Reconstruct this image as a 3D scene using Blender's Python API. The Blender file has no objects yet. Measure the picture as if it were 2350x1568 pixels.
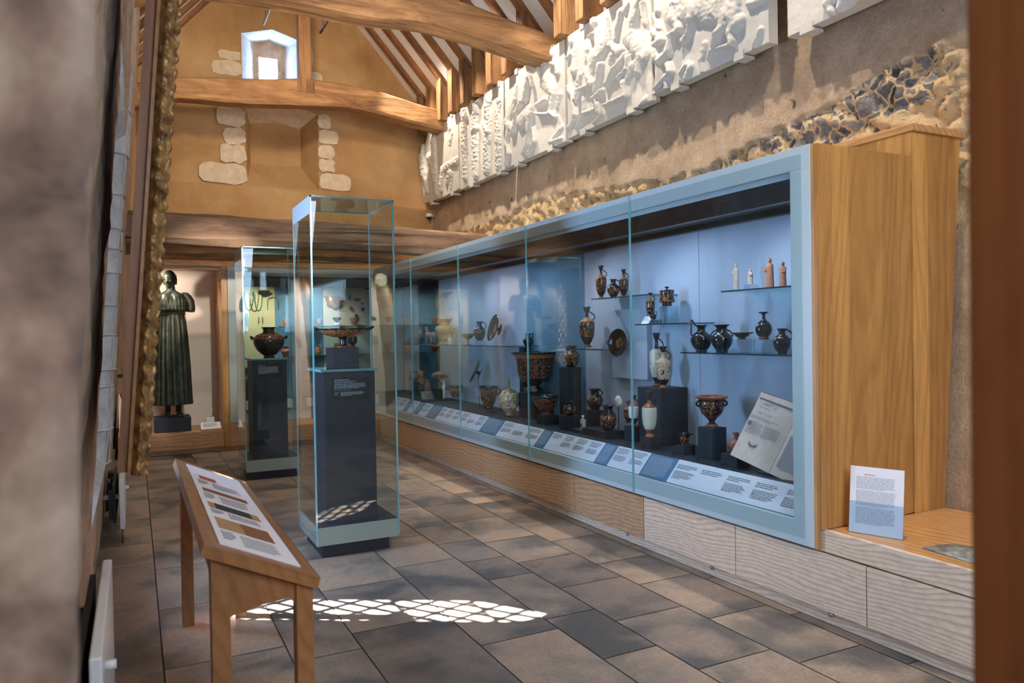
import bpy, math, random
import numpy as np
from mathutils import Vector, Matrix, noise
from mathutils.geometry import tessellate_polygon
random.seed(7)
S = bpy.context.scene
COL = S.collection
# ------------------------------------------------------------------ camera
F = 1723.0
CX, CY = 1175.0, 784.0
EYE = np.array([0.0, 0.0, 1.45])
def _n(v):
    v = np.array(v, float)
    return v / np.linalg.norm(v)
_Y = _n((308 - CX, 776 - CY, F)); _X = _n((4600 - CX, 703 - CY, F)); _X = _n(_X - _Y * _X.dot(_Y))
_Z = np.cross(_X, _Y)
if _Z[1] > 0: _Z = -_Z
RR = np.array([_X, _Y, _Z])
cam_d = bpy.data.cameras.new('camera'); cam = bpy.data.objects.new('camera', cam_d); COL.objects.link(cam)
r, u, b = RR[:, 0], -RR[:, 1], -RR[:, 2]
cam.matrix_world = Matrix(((r[0], u[0], b[0], EYE[0]), (r[1], u[1], b[1], EYE[1]), (r[2], u[2], b[2], EYE[2]), (0, 0, 0, 1)))
cam_d.sensor_width = 36.0; cam_d.lens = F / 2350 * 36.0
cam_d.clip_start = 0.05; cam_d.clip_end = 200
cam_d.dof.use_dof = True; cam_d.dof.focus_distance = 5.0; cam_d.dof.aperture_fstop = 3.0
S.camera = cam
# ------------------------------------------------------------------ world, sun, exposure
S.view_settings.view_transform = 'Standard'; S.view_settings.look = 'None'
S.view_settings.gamma = 1.0; S.view_settings.use_curve_mapping = False
S.view_settings.exposure = 0.65
W = bpy.data.worlds.new('world'); S.world = W; W.use_nodes = True
W.node_tree.nodes['Background'].inputs[0].default_value = (0.45, 0.65, 1.0, 1)
W.node_tree.nodes['Background'].inputs[1].default_value = 75.0
def light(kind, name, loc, aim, power, col, **kw):
    d = bpy.data.lights.new(name, kind); o = bpy.data.objects.new(name, d); COL.objects.link(o)
    o.location = loc; d.energy = power; d.color = col
    o.rotation_euler = (Vector(aim) - Vector(loc)).to_track_quat('-Z', 'Y').to_euler()
    for k, v in kw.items(): setattr(d, k, v)
    return o
EL = math.radians(38.7); SD = Vector((0.86 * math.cos(EL), -0.51 * math.cos(EL), -math.sin(EL)))
light('SUN', 'sun', (-10, 8, 12), Vector((-10, 8, 12)) + SD, 120.0, (1.0, 0.97, 0.92), angle=math.radians(0.5))
WARM = (1.0, 0.80, 0.56); COOL = (0.42, 0.66, 1.0); NEUT = (0.80, 0.88, 1.0); SOFT = (1.0, 0.90, 0.78)
# daylight of the side windows
for yy in (4.82,):
    pl = light('AREA', 'side_window_portal', (-0.60, yy, 1.6), (3.0, yy, 1.6), 1, (1, 1, 1), shape='RECTANGLE', size=0.42, size_y=1.6); pl.data.cycles.is_portal = True
pl = light('AREA', 'end_window_portal', (1.9, 12.02, 5.45), (1.9, 5, 5.45), 1, (1, 1, 1), shape='RECTANGLE', size=0.3, size_y=0.56); pl.data.cycles.is_portal = True
light('AREA', 'entrance_fill', (1.4, -0.7, 2.4), (2.0, 5, 0.4), 78, (0.60, 0.78, 1.0), shape='RECTANGLE', size=1.6, size_y=1.8)  # added cool fill lamp behind the camera; the wall there has no opening
# track spots for the relief slabs and the flint wall
for yy in (2.6, 4.4, 6.2, 8.0, 9.8):
    light('SPOT', 'slab_spot', (3.25, yy, 5.5), (4.1, yy - 0.15, 3.3), 205, (1.0, 0.86, 0.68), spot_size=math.radians(80), spot_blend=0.5, shadow_soft_size=0.03)
# wash on the roof timbers and end wall
light('AREA', 'roof_wash', (1.5, 5.5, 3.9), (2.6, 8.0, 6.5), 34, SOFT, shape='RECTANGLE', size=1.4, size_y=3.5)
light('SPOT', 'end_wall_spot', (1.4, 7.4, 4.9), (1.9, 11, 4.0), 150, WARM, spot_size=math.radians(95), spot_blend=0.8, shadow_soft_size=0.15)
light('SPOT', 'end_wall_spot', (3.2, 7.6, 4.2), (2.6, 11, 4.6), 40, WARM, spot_size=math.radians(90), spot_blend=0.8, shadow_soft_size=0.1)
light('SPOT', 'alcove_lamp', (0.12, 10.18, 2.27), (0.5, 10.9, 1.1), 26, SOFT, spot_size=math.radians(130), spot_blend=0.4, shadow_soft_size=0.02)
light('SPOT', 'statue_spot', (1.3, 6.6, 3.0), (0.45, 10.45, 1.35), 230, SOFT, spot_size=math.radians(34), spot_blend=0.5, shadow_soft_size=0.04)
light('SPOT', 'joinery_spot', (1.9, 0.6, 3.2), (3.4, 2.8, 1.7), 60, WARM, spot_size=math.radians(60), spot_blend=0.6, shadow_soft_size=0.05)
light('SPOT', 'floor_spot', (1.4, 6.3, 5.0), (2.2, 7.5, 0), 150, WARM, spot_size=math.radians(75), spot_blend=0.8, shadow_soft_size=0.08)
light('SPOT', 'floor_spot', (1.4, 1.5, 4.6), (1.8, 2.8, 0), 70, WARM, spot_size=math.radians(75), spot_blend=0.8, shadow_soft_size=0.08)
light('SPOT', 'pier_fill_spot', (-0.35, -0.6, 2.3), (-0.3, 0.8, 1.4), 12, WARM, spot_size=math.radians(80), spot_blend=0.8, shadow_soft_size=0.1)  # unseen warm fill lamp, added to brighten the stone pier
light('SPOT', 'door_fill_spot', (-0.35, -0.7, 2.3), (0.75, 0.42, 1.3), 26, WARM, spot_size=math.radians(80), spot_blend=0.8, shadow_soft_size=0.1)  # extra warm fill from behind the camera, added to lift the door edge
# lamps under the ceiling of the long showcase and of the end showcase
for yy in (3.2, 4.2, 5.2, 6.3, 7.4, 8.5, 9.5):
    light('SPOT', 'showcase_lamp', (3.04, yy + 0.25, 2.14), (3.55, yy - 0.15, 1.1), 8.5 if yy < 7 else 7, (0.74, 0.84, 1.0), spot_size=math.radians(125), spot_blend=0.9, shadow_soft_size=0.02)
light('AREA', 'showcase_strip', (3.2, 6.0, 2.15), (3.2, 6.0, 0.6), 8, (0.6, 0.78, 1.0), shape='RECTANGLE', size=0.05, size_y=6.4).rotation_euler = (0, 0, 0)
light('SPOT', 'end_showcase_lamp', (1.5, 10.2, 2.15), (1.5, 10.7, 1.4), 26, (1.0, .86, .62), spot_size=math.radians(120), spot_blend=0.9, shadow_soft_size=0.02)
light('SPOT', 'end_showcase_lamp', (2.25, 10.2, 2.15), (2.25, 10.7, 1.5), 24, SOFT, spot_size=math.radians(110), spot_blend=0.9, shadow_soft_size=0.02)

def at(px, py, x=None, y=None, z=None):
    d = RR @ np.array([px - CX, py - CY, F])
    t = (x - EYE[0]) / d[0] if x is not None else ((y - EYE[1]) / d[1] if y is not None else (z - EYE[2]) / d[2])
    return Vector((EYE + d * t).tolist())
def depth(p): return float((RR.T @ (np.array(p) - EYE))[2])
def on(px, z, x=None, y=None):
    """point of a horizontal surface at height z, at distance x (or y), seen in image column px"""
    if x is not None: g = lambda t: np.array([x, t, z]) - EYE
    else: g = lambda t: np.array([t, y, z]) - EYE
    a0 = RR.T @ g(0.0); a1 = RR.T @ g(1.0); k = (px - CX) / F
    f0 = a0[0] - k * a0[2]; f1 = a1[0] - k * a1[2]
    t = -f0 / (f1 - f0)
    return Vector((x, t, z)) if x is not None else Vector((t, y, z))
def zat(p, py):
    """height of image row py above the point p"""
    a0 = RR.T @ (np.array([p[0], p[1], 0.0]) - EYE); a1 = RR.T @ (np.array([p[0], p[1], 1.0]) - EYE); k = (py - CY) / F
    f0 = a0[1] - k * a0[2]; f1 = a1[1] - k * a1[2]
    return -f0 / (f1 - f0)
RIGHT = Vector((r[0], r[1], 0)).normalized()

# ------------------------------------------------------------------ materials
class NT:
    def __init__(s, name):
        s.m = bpy.data.materials.new(name); s.m.use_nodes = True
        s.t = s.m.node_tree; s.t.nodes.clear(); s.out = s.n('ShaderNodeOutputMaterial')
    def n(s, kind, ins=None, **at_):
        nd = s.t.nodes.new(kind)
        for k, v in at_.items(): setattr(nd, k, v)
        for k, v in (ins or {}).items():
            sock = nd.inputs[k]
            if hasattr(v, 'is_linked') or hasattr(v, 'links'): s.t.links.new(v, sock)
            else: sock.default_value = v
        return nd
    def coords(s, scale=(1, 1, 1), rnd=False):
        tc = s.n('ShaderNodeTexCoord')
        v = tc.outputs['Object']
        if rnd:
            oi = s.n('ShaderNodeObjectInfo')
            mul = s.n('ShaderNodeVectorMath', {0: oi.outputs['Location'], 1: (3.1, 7.7, 5.3)}, operation='MULTIPLY')
            v = s.n('ShaderNodeVectorMath', {0: v, 1: mul.outputs[0]}, operation='ADD').outputs[0]
        return s.n('ShaderNodeVectorMath', {0: v, 1: scale}, operation='MULTIPLY').outputs[0]
    def noise(s, vec, scale=5, detail=4, rough=0.55, dist=0.0):
        return s.n('ShaderNodeTexNoise', {'Vector': vec, 'Scale': scale, 'Detail': detail, 'Roughness': rough, 'Distortion': dist}).outputs['Fac']
    def ramp(s, fac, stops, interp='LINEAR'):
        nd = s.n('ShaderNodeValToRGB', {'Fac': fac}); e = nd.color_ramp; e.interpolation = interp
        while len(e.elements) < len(stops): e.elements.new(0.5)
        for el, (p, c) in zip(e.elements, stops):
            el.position = p; el.color = (*c, 1) if len(c) == 3 else c
        return nd.outputs['Color']
    def mix(s, f, a, b, mode='MIX'):
        nd = s.n('ShaderNodeMix', data_type='RGBA', blend_type=mode)
        for k, v in ((0, f), (6, a), (7, b)):
            if hasattr(v, 'is_linked'): s.t.links.new(v, nd.inputs[k])
            else: nd.inputs[k].default_value = (*v, 1) if isinstance(v, tuple) and len(v) == 3 else v
        return nd.outputs[2]
    def bsdf(s, col, rough=0.6, metal=0.0, bump=None, bs=0.3, bd=0.02, **kw):
        p = s.n('ShaderNodeBsdfPrincipled')
        for k, v in (('Base Color', col), ('Roughness', rough), ('Metallic', metal)) + tuple(kw.items()):
            if hasattr(v, 'is_linked'): s.t.links.new(v, p.inputs[k])
            else: p.inputs[k].default_value = (*v, 1) if isinstance(v, tuple) and len(v) == 3 else v
        if bump is not None:
            bn = s.n('ShaderNodeBump', {'Height': bump, 'Strength': bs, 'Distance': bd}); s.t.links.new(bn.outputs[0], p.inputs['Normal'])
        s.t.links.new(p.outputs[0], s.out.inputs[0])
        return s.m
def flat(name, col, rough=0.6, metal=0.0, **kw):
    t = NT(name); return t.bsdf(col, rough, metal, **kw)
def speck(name, a, b_, scale=30, rough=0.6, bump=0.2, bd=0.01, **kw):
    t = NT(name); c = t.coords(); f = t.noise(c, scale, 6, 0.65)
    return t.bsdf(t.ramp(f, [(0.3, a), (0.7, b_)]), rough, 0, bump=f, bs=bump, bd=bd, **kw)
def wood(name, a, b_, stretch, across=(0, 0, 60), amp=7.0, rough=0.45, dark=None, plank=None, bump=0.08, con=1.0):
    """stretch: small along the grain; across: growth lines per metre in each direction"""
    t = NT(name); c = t.coords(stretch, rnd=True)
    n1 = t.noise(c, 2.2, 2, 0.45)
    ln = t.n('ShaderNodeVectorMath', {0: t.coords((1, 1, 1)), 1: across}, operation='DOT_PRODUCT').outputs['Value']
    v = t.n('ShaderNodeMath', {0: n1, 1: amp * 6, 2: ln}, operation='MULTIPLY_ADD').outputs[0]
    v = t.n('ShaderNodeMath', {0: v}, operation='FRACT').outputs[0]
    f2 = t.noise(c, 30, 5, 0.65)
    col = t.ramp(v, [(0.0, a), (0.45, a), (0.80, tuple(p + (q - p) * con for p, q in zip(a, b_))), (0.97, tuple(p + (q - p) * con * .6 for p, q in zip(a, b_))), (1.0, a)])
    col = t.mix(0.75, col, t.ramp(f2, [(0.3, (0.80, 0.78, 0.76)), (0.7, (1.15, 1.15, 1.15))]), 'MULTIPLY')
    if plank:
        c2 = t.coords(plank); cell = t.n('ShaderNodeTexWhiteNoise', {'Vector': t.n('ShaderNodeVectorMath', {0: c2}, operation='FLOOR').outputs[0]}, noise_dimensions='3D').outputs['Value']
        col = t.mix(1.0, col, t.ramp(cell, [(0, (0.74, 0.68, 0.64)), (1, (1.15, 1.14, 1.10))]), 'MULTIPLY')
    return t.bsdf(col, rough, 0, bump=v, bs=bump, bd=0.002)

M = {}
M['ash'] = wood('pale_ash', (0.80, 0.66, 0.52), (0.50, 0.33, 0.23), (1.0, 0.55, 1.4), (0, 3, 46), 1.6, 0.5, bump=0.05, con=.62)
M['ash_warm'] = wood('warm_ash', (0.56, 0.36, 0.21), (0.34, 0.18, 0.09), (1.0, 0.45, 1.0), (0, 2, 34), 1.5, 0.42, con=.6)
M['ash_x'] = wood('ash_along_x', (0.60, 0.33, 0.15), (0.38, 0.18, 0.07), (0.35, 1.0, 1.0), (1, 8, 26), 1.6, 0.42, con=.6)
M['oak_up'] = wood('upright_oak_boards', (0.56, 0.29, 0.09), (0.36, 0.165, 0.045), (1.0, 1.0, 0.16), (14, 14, 0), 2.2, 0.4, plank=(8.3, 8.3, 0.0), con=.45)
M['bench'] = wood('bench_top_oak', (0.60, 0.32, 0.13), (0.40, 0.19, 0.07), (1.0, 0.3, 1.0), (22, 1, 22), 1.2, 0.34, con=.7)
M['table'] = wood('lectern_oak', (0.38, 0.165, 0.06), (0.25, 0.10, 0.034), (1.0, 0.4, 0.6), (20, 1, 8), 1.0, 0.3, con=.5)
M['door'] = wood('door_oak', (0.27, 0.105, 0.038), (0.20, 0.075, 0.028), (1.0, 1.0, 0.2), (20, 20, 0), 1.0, 0.5, con=.5)
def old_oak(name, stretch, hi=(0.50, 0.27, 0.115), lo=(0.21, 0.10, 0.042)):
    t = NT(name); c = t.coords(stretch, rnd=True)
    f = t.noise(c, 7, 8, 0.68, 0.6); g = t.noise(t.coords((1, 1, 1)), 3, 3)
    col = t.ramp(f, [(0.28, (0.07, 0.035, 0.018)), (0.38, lo), (0.62, hi), (0.85, tuple(min(1, v * 1.25) for v in hi))])
    col = t.mix(t.ramp(g, [(0.45, (0, 0, 0)), (0.7, (0.55, 0.55, 0.55))]), col, lo)
    cr = t.noise(t.coords(tuple(v * (.3 if v < 1 else 1.0) for v in stretch), rnd=True), 15, 4, 0.6, 0.3)
    col = t.mix(1.0, col, t.ramp(cr, [(0.30, (0.22, 0.2, 0.18)), (0.36, (0.8, 0.78, 0.76)), (0.45, (1, 1, 1))]), 'MULTIPLY')
    return t.bsdf(col, 0.75, 0, bump=cr, bs=0.6, bd=0.02)
M['oak_x'] = old_oak('old_oak_beam', (0.16, 1, 1))
M['oak_grey'] = old_oak('weathered_oak_beam', (0.14, 1, 1.2), (0.42, 0.27, 0.17), (0.17, 0.09, 0.055))
M['oak_z'] = old_oak('old_oak_post', (1, 1, 0.15), (0.38, 0.20, 0.085), (0.18, 0.085, 0.036))
M['oak_r'] = old_oak('old_oak_rafter', (0.3, 1, 0.25), (0.34, 0.16, 0.065), (0.16, 0.07, 0.03))
# floor
def floor_mat():
    t = NT('stone_floor'); c = t.coords()
    at_ = t.n('ShaderNodeAttribute', attribute_name='tile'); rnd = at_.outputs['Color']
    off = t.n('ShaderNodeVectorMath', {0: rnd, 1: (37.0, 53.0, 71.0)}, operation='MULTIPLY').outputs[0]
    cc = t.n('ShaderNodeVectorMath', {0: c, 1: off}, operation='ADD').outputs[0]
    big = t.noise(cc, 2.2, 3, 0.5, 0.4); fine = t.noise(cc, 60, 6, 0.7); mid = t.noise(cc, 14, 6, 0.7)
    base = t.ramp(big, [(0.30, (0.36, 0.255, 0.185)), (0.47, (0.29, 0.225, 0.18)), (0.63, (0.12, 0.108, 0.10))])
    sep = t.n('ShaderNodeSeparateColor', {0: rnd})
    base = t.mix(1.0, base, t.ramp(sep.outputs[0], [(0, (0.58, 0.60, 0.64)), (0.25, (0.92, 0.92, 0.92)), (1, (1.22, 1.19, 1.14))]), 'MULTIPLY')
    base = t.mix(1.0, base, t.ramp(fine, [(0.3, (0.75, 0.75, 0.75)), (0.75, (1.25, 1.25, 1.25))]), 'MULTIPLY')
    base = t.mix(0.8, base, t.ramp(mid, [(0.3, (0.8, 0.8, 0.8)), (0.7, (1.15, 1.15, 1.15))]), 'MULTIPLY')
    rough = t.ramp(mid, [(0.3, (0.36, 0.36, 0.36)), (0.7, (0.52, 0.52, 0.52))])
    return t.bsdf(base, rough, 0, bump=fine, bs=0.10, bd=0.003)
M['floor'] = floor_mat()
M['grout'] = flat('floor_joint', (0.06, 0.045, 0.035), 0.9)
def plaster(name, a, b_, c_, scale=1.2):
    t = NT(name); c = t.coords(); f = t.noise(c, scale, 6, 0.6, 0.3); g = t.noise(c, 40, 6, 0.7)
    col = t.ramp(f, [(0.32, a), (0.5, b_), (0.7, c_)])
    col = t.mix(0.6, col, t.ramp(g, [(0.3, (0.82, 0.82, 0.82)), (0.7, (1.12, 1.12, 1.12))]), 'MULTIPLY')
    return t.bsdf(col, 0.9, 0, bump=g, bs=0.25, bd=0.01)
M['ochre'] = plaster('ochre_plaster', (0.33, 0.185, 0.078), (0.45, 0.27, 0.122), (0.55, 0.37, 0.19))
M['white_plaster'] = plaster('roof_plaster', (0.74, 0.73, 0.73), (0.80, 0.79, 0.79), (0.84, 0.83, 0.83))
def rubble_mat():
    t = NT('flint_and_plaster_wall'); c = t.coords()
    m = t.n('ShaderNodeAttribute', attribute_name='rubble').outputs['Fac']
    warp = t.n('ShaderNodeTexNoise', {'Vector': c, 'Scale': 6.0, 'Detail': 3.0}).outputs['Color']
    cw = t.n('ShaderNodeVectorMath', {0: warp, 1: (0.20, 0.20, 0.20)}, operation='MULTIPLY').outputs[0]
    cw = t.n('ShaderNodeVectorMath', {0: c, 1: cw}, operation='ADD').outputs[0]
    v = t.n('ShaderNodeTexVoronoi', {'Vector': cw, 'Scale': 9.0}, feature='F1')
    v2 = t.n('ShaderNodeTexVoronoi', {'Vector': cw, 'Scale': 9.0}, feature='DISTANCE_TO_EDGE')
    fine = t.noise(c, 45, 7, 0.7); mid = t.noise(c, 5, 6, 0.65); big = t.noise(c, 1.3, 4, 0.6)
    sep = t.n('ShaderNodeSeparateColor', {0: v.outputs['Color']})
    stone = t.ramp(sep.outputs[0], [(0.0, (0.10, 0.10, 0.115)), (0.25, (0.20, 0.18, 0.17)), (0.45, (0.40, 0.31, 0.22)), (0.7, (0.52, 0.38, 0.24)), (1.0, (0.30, 0.24, 0.19))])
    stone = t.mix(0.7, stone, t.ramp(fine, [(0.3, (0.55, 0.55, 0.55)), (0.7, (1.35, 1.35, 1.35))]), 'MULTIPLY')
    fl_ = t.n('ShaderNodeAttribute', attribute_name='flint').outputs['Fac']
    stone = t.mix(fl_, stone, t.mix(1.0, t.ramp(sep.outputs[1], [(0, (.06, .065, .075)), (.6, (.16, .15, .15)), (1, (.30, .27, .25))]), t.ramp(fine, [(0.3, (0.6, 0.6, 0.6)), (0.7, (1.5, 1.5, 1.5))]), 'MULTIPLY'))
    mortar = t.ramp(mid, [(0.35, (0.58, 0.36, 0.16)), (0.65, (0.74, 0.56, 0.34))])
    edge = t.ramp(t.n('ShaderNodeMath', {0: mid, 1: -0.45, 2: v2.outputs['Distance']}, operation='MULTIPLY_ADD').outputs[0], [(-0.0, (0, 0, 0)), (0.06, (1, 1, 1))])
    edge = t.mix(fl_, t.ramp(t.n('ShaderNodeMath', {0: mid, 1: -0.55, 2: v2.outputs['Distance']}, operation='MULTIPLY_ADD').outputs[0], [(0.0, (0, 0, 0)), (0.05, (1, 1, 1))]), t.ramp(v2.outputs['Distance'], [(0.04, (0, 0, 0)), (0.10, (1, 1, 1))]))
    rub = t.mix(edge, mortar, stone)
    pl = t.ramp(big, [(0.3, (0.42, 0.29, 0.19)), (0.55, (0.54, 0.40, 0.28)), (0.75, (0.62, 0.47, 0.33))])
    pl = t.mix(0.8, pl, t.ramp(mid, [(0.3, (0.72, 0.70, 0.68)), (0.7, (1.2, 1.2, 1.2))]), 'MULTIPLY')
    pl = t.mix(0.7, pl, t.ramp(fine, [(0.3, (0.75, 0.75, 0.75)), (0.7, (1.2, 1.2, 1.2))]), 'MULTIPLY')
    spots = t.ramp(t.noise(c, 11, 2, 0.5), [(0.24, (0.25, 0.22, 0.2)), (0.30, (1, 1, 1))])
    pl = t.mix(1.0, pl, spots, 'MULTIPLY')
    col = t.mix(m, pl, rub)
    h = t.n('ShaderNodeMath', {0: v2.outputs['Distance'], 1: m}, operation='MULTIPLY').outputs[0]
    h = t.n('ShaderNodeMath', {0: h, 1: fine, 2: 0.0}, operation='ADD').outputs[0]
    return t.bsdf(col, 0.85, 0, bump=h, bs=0.8, bd=0.03)
M['rubble'] = rubble_mat()
M['limestone'] = speck('old_limestone', (0.30, 0.19, 0.12), (0.56, 0.42, 0.30), 7, 0.85, 0.7, 0.03)
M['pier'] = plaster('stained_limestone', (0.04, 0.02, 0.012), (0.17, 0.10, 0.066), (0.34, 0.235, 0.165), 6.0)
M['pale_stone'] = speck('pale_stone', (0.56, 0.46, 0.34), (0.74, 0.64, 0.50), 12, 0.85, 0.35, 0.012)
M['reveal'] = speck('whitewashed_stone', (0.42, 0.42, 0.42), (0.68, 0.68, 0.66), 9, 0.85, 0.5, 0.02)
M['plasterwhite'] = speck('plaster_cast', (0.50, 0.48, 0.445), (0.57, 0.55, 0.51), 14, 0.7, 0.12, 0.006)
M['frame'] = flat('pale_blue_enamel', (0.50, 0.62, 0.68), 0.28)
M['frame_grey'] = flat('pale_grey_enamel', (0.42, 0.45, 0.42), 0.3)
M['panel'] = speck('lavender_lining', (0.42, 0.48, 0.62), (0.45, 0.51, 0.65), 90, 0.85, 0.05)
M['panel_blue'] = speck('blue_lining', (0.105, 0.235, 0.37), (0.12, 0.255, 0.39), 90, 0.85, 0.05)
M['lining_cream'] = flat('cream_lining', (0.72, 0.62, 0.53), 0.8)
M['lining_yellow'] = flat('straw_lining', (0.62, 0.53, 0.34), 0.8)
M['black'] = flat('black_paint', (0.008, 0.009, 0.012), 0.5)
M['navy'] = speck('navy_block', (0.010, 0.018, 0.028), (0.016, 0.027, 0.040), 120, 0.6, 0.05)
M['plinth'] = flat('charcoal_plinth', (0.018, 0.020, 0.030), 0.42)
M['dark'] = flat('dark_metal', (0.02, 0.02, 0.022), 0.35, 0.6)
M['chrome'] = flat('brushed_metal', (0.6, 0.62, 0.65), 0.25, 1.0)
M['copper'] = flat('copper_pipe', (0.45, 0.19, 0.09), 0.35, 0.9)
M['enamel'] = flat('white_enamel', (0.78, 0.76, 0.76), 0.3)
M['paper'] = flat('white_paper', (0.80, 0.79, 0.84), 0.7)
M['oldpaper'] = speck('old_paper', (0.60, 0.50, 0.44), (0.70, 0.61, 0.54), 20, 0.8, 0.05)
M['label_white'] = flat('label_white', (0.66, 0.71, 0.82), 0.55)
M['label_blue'] = flat('label_blue', (0.06, 0.18, 0.33), 0.55)
M['ink'] = flat('printed_ink', (0.10, 0.11, 0.14), 0.7)
M['ink_light'] = flat('printed_white', (0.45, 0.52, 0.62), 0.7)
M['ink_grey'] = flat('printed_grey', (0.30, 0.30, 0.34), 0.7)
M['red'] = flat('red_ink', (0.45, 0.09, 0.08), 0.7)
M['shelf_edge'] = flat('dark_glass_edge', (0.02, 0.05, 0.07), 0.2)
M['bronze'] = None
def bronze():
    t = NT('patinated_bronze'); c = t.coords(); f = t.noise(c, 9, 6, 0.6)
    col = t.ramp(f, [(0.3, (0.025, 0.026, 0.018)), (0.55, (0.055, 0.062, 0.042)), (0.75, (0.085, 0.12, 0.085))])
    return t.bsdf(col, 0.42, 0.55, bump=f, bs=0.15, bd=0.004)
M['bronze'] = bronze()
def gilt():
    t = NT('gilt_carving'); c = t.coords(); f = t.noise(c, 25, 5, 0.6)
    col = t.ramp(f, [(0.35, (0.12, 0.055, 0.02)), (0.6, (0.42, 0.23, 0.075)), (0.8, (0.66, 0.42, 0.18))])
    return t.bsdf(col, 0.4, 0.5, bump=f, bs=0.6, bd=0.01)
M['gilt'] = gilt()
def glass(name, tint=(0.93, 0.97, 0.97), ior=1.45):
    t = NT(name); ge = t.n('ShaderNodeNewGeometry')
    eta = t.n('ShaderNodeMath', {0: ge.outputs['Backfacing'], 1: 1.0 / ior - ior, 2: ior}, operation='MULTIPLY_ADD')
    fr = t.n('ShaderNodeFresnel', {'IOR': eta.outputs[0]})
    a = t.n('ShaderNodeBsdfTransparent', {'Color': (*tint, 1)}); g = t.n('ShaderNodeBsdfGlossy', {'Color': (1, 1, 1, 1), 'Roughness': 0.0})
    mx = t.n('ShaderNodeMixShader', {0: fr.outputs[0], 1: a.outputs[0], 2: g.outputs[0]})
    t.t.links.new(mx.outputs[0], t.out.inputs[0]); return t.m
M['glass'] = glass('case_glass'); M['acrylic'] = glass('clear_acrylic', (0.86, 0.92, 0.96), 1.35)
M['shelf'] = glass('shelf_glass', (0.60, 0.80, 0.82), 1.5)
M['pane'] = glass('window_glass', (0.93, 0.96, 0.98), 1.3)
def edge_glass():
    t = NT('green_glass_edge')
    a = t.n('ShaderNodeBsdfTranslucent', {'Color': (0.35, 0.80, 0.86, 1)}); d = t.n('ShaderNodeBsdfDiffuse', {'Color': (0.30, 0.66, 0.72, 1)})
    g = t.n('ShaderNodeBsdfGlossy', {'Color': (0.9, 1, 1, 1), 'Roughness': 0.1})
    m1 = t.n('ShaderNodeMixShader', {0: 0.5, 1: a.outputs[0], 2: d.outputs[0]}); m2 = t.n('ShaderNodeMixShader', {0: 0.25, 1: m1.outputs[0], 2: g.outputs[0]})
    t.t.links.new(m2.outputs[0], t.out.inputs[0]); return t.m
M['edge'] = edge_glass()
# pottery
K = (0.010, 0.010, 0.013); O = (0.48, 0.17, 0.055)
M['k'] = flat('black_gloss', K, 0.16, **{'Coat Weight': 0.5})
M['o'] = speck('orange_clay', (0.40, 0.135, 0.045), (0.54, 0.21, 0.075), 25, 0.35, 0.05)
M['br'] = speck('brown_clay', (0.22, 0.07, 0.035), (0.36, 0.13, 0.055), 12, 0.3, 0.05)
M['buff'] = speck('buff_clay', (0.46, 0.30, 0.19), (0.60, 0.42, 0.28), 25, 0.6, 0.1)
M['terr'] = speck('terracotta', (0.40, 0.15, 0.08), (0.55, 0.24, 0.14), 25, 0.75, 0.2)
M['paleterr'] = speck('pale_terracotta', (0.50, 0.38, 0.31), (0.66, 0.54, 0.46), 25, 0.8, 0.2)
M['cream'] = speck('cream_slip', (0.60, 0.55, 0.45), (0.72, 0.67, 0.56), 18, 0.5, 0.05)
M['green'] = speck('olive_glaze', (0.10, 0.09, 0.04), (0.25, 0.20, 0.09), 10, 0.25, 0.05)
M['bead'] = flat('turquoise_glaze', (0.02, 0.16, 0.14), 0.3)
def figured(name, a, b_, scale=38, th=0.5, kind='n'):
    t = NT(name); c = t.coords((1, 1, 0.8), rnd=True)
    if kind == 'n': f = t.noise(c, scale, 2, 0.5, 1.6)
    elif kind == 's':
        f = t.n('ShaderNodeTexWave', {'Vector': c, 'Scale': scale * 0.5, 'Distortion': 14.0, 'Detail': 1.0, 'Detail Scale': 1.2}, wave_type='RINGS').outputs['Fac']
    col = t.ramp(f, [(th - 0.012, a), (th + 0.012, b_)])
    return t.bsdf(col, 0.2, 0, **{'Coat Weight': 0.3})
M['fig'] = figured('red_figure', K, (0.40, 0.15, 0.055), 60, 0.545); M['fig2'] = figured('black_figure', (0.36, 0.13, 0.05), (0.02, 0.013, 0.012), 56, 0.49)
M['wg'] = figured('white_ground_drawing', (0.66, 0.61, 0.50), (0.09, 0.05, 0.04), 60, 0.63)
M['wg2'] = figured('tan_ground_drawing', (0.50, 0.40, 0.28), (0.05, 0.03, 0.03), 50, 0.58)
M['spiral'] = figured('spiral_band', O, (0.03, 0.015, 0.012), 42, 0.62, 's')
M['geo'] = figured('painted_scrolls', (0.50, 0.33, 0.21), (0.25, 0.12, 0.07), 40, 0.72, 's')
M['swirl'] = figured('painted_swirl', (0.62, 0.33, 0.15), (0.32, 0.12, 0.045), 30, 0.6, 's')

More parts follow.
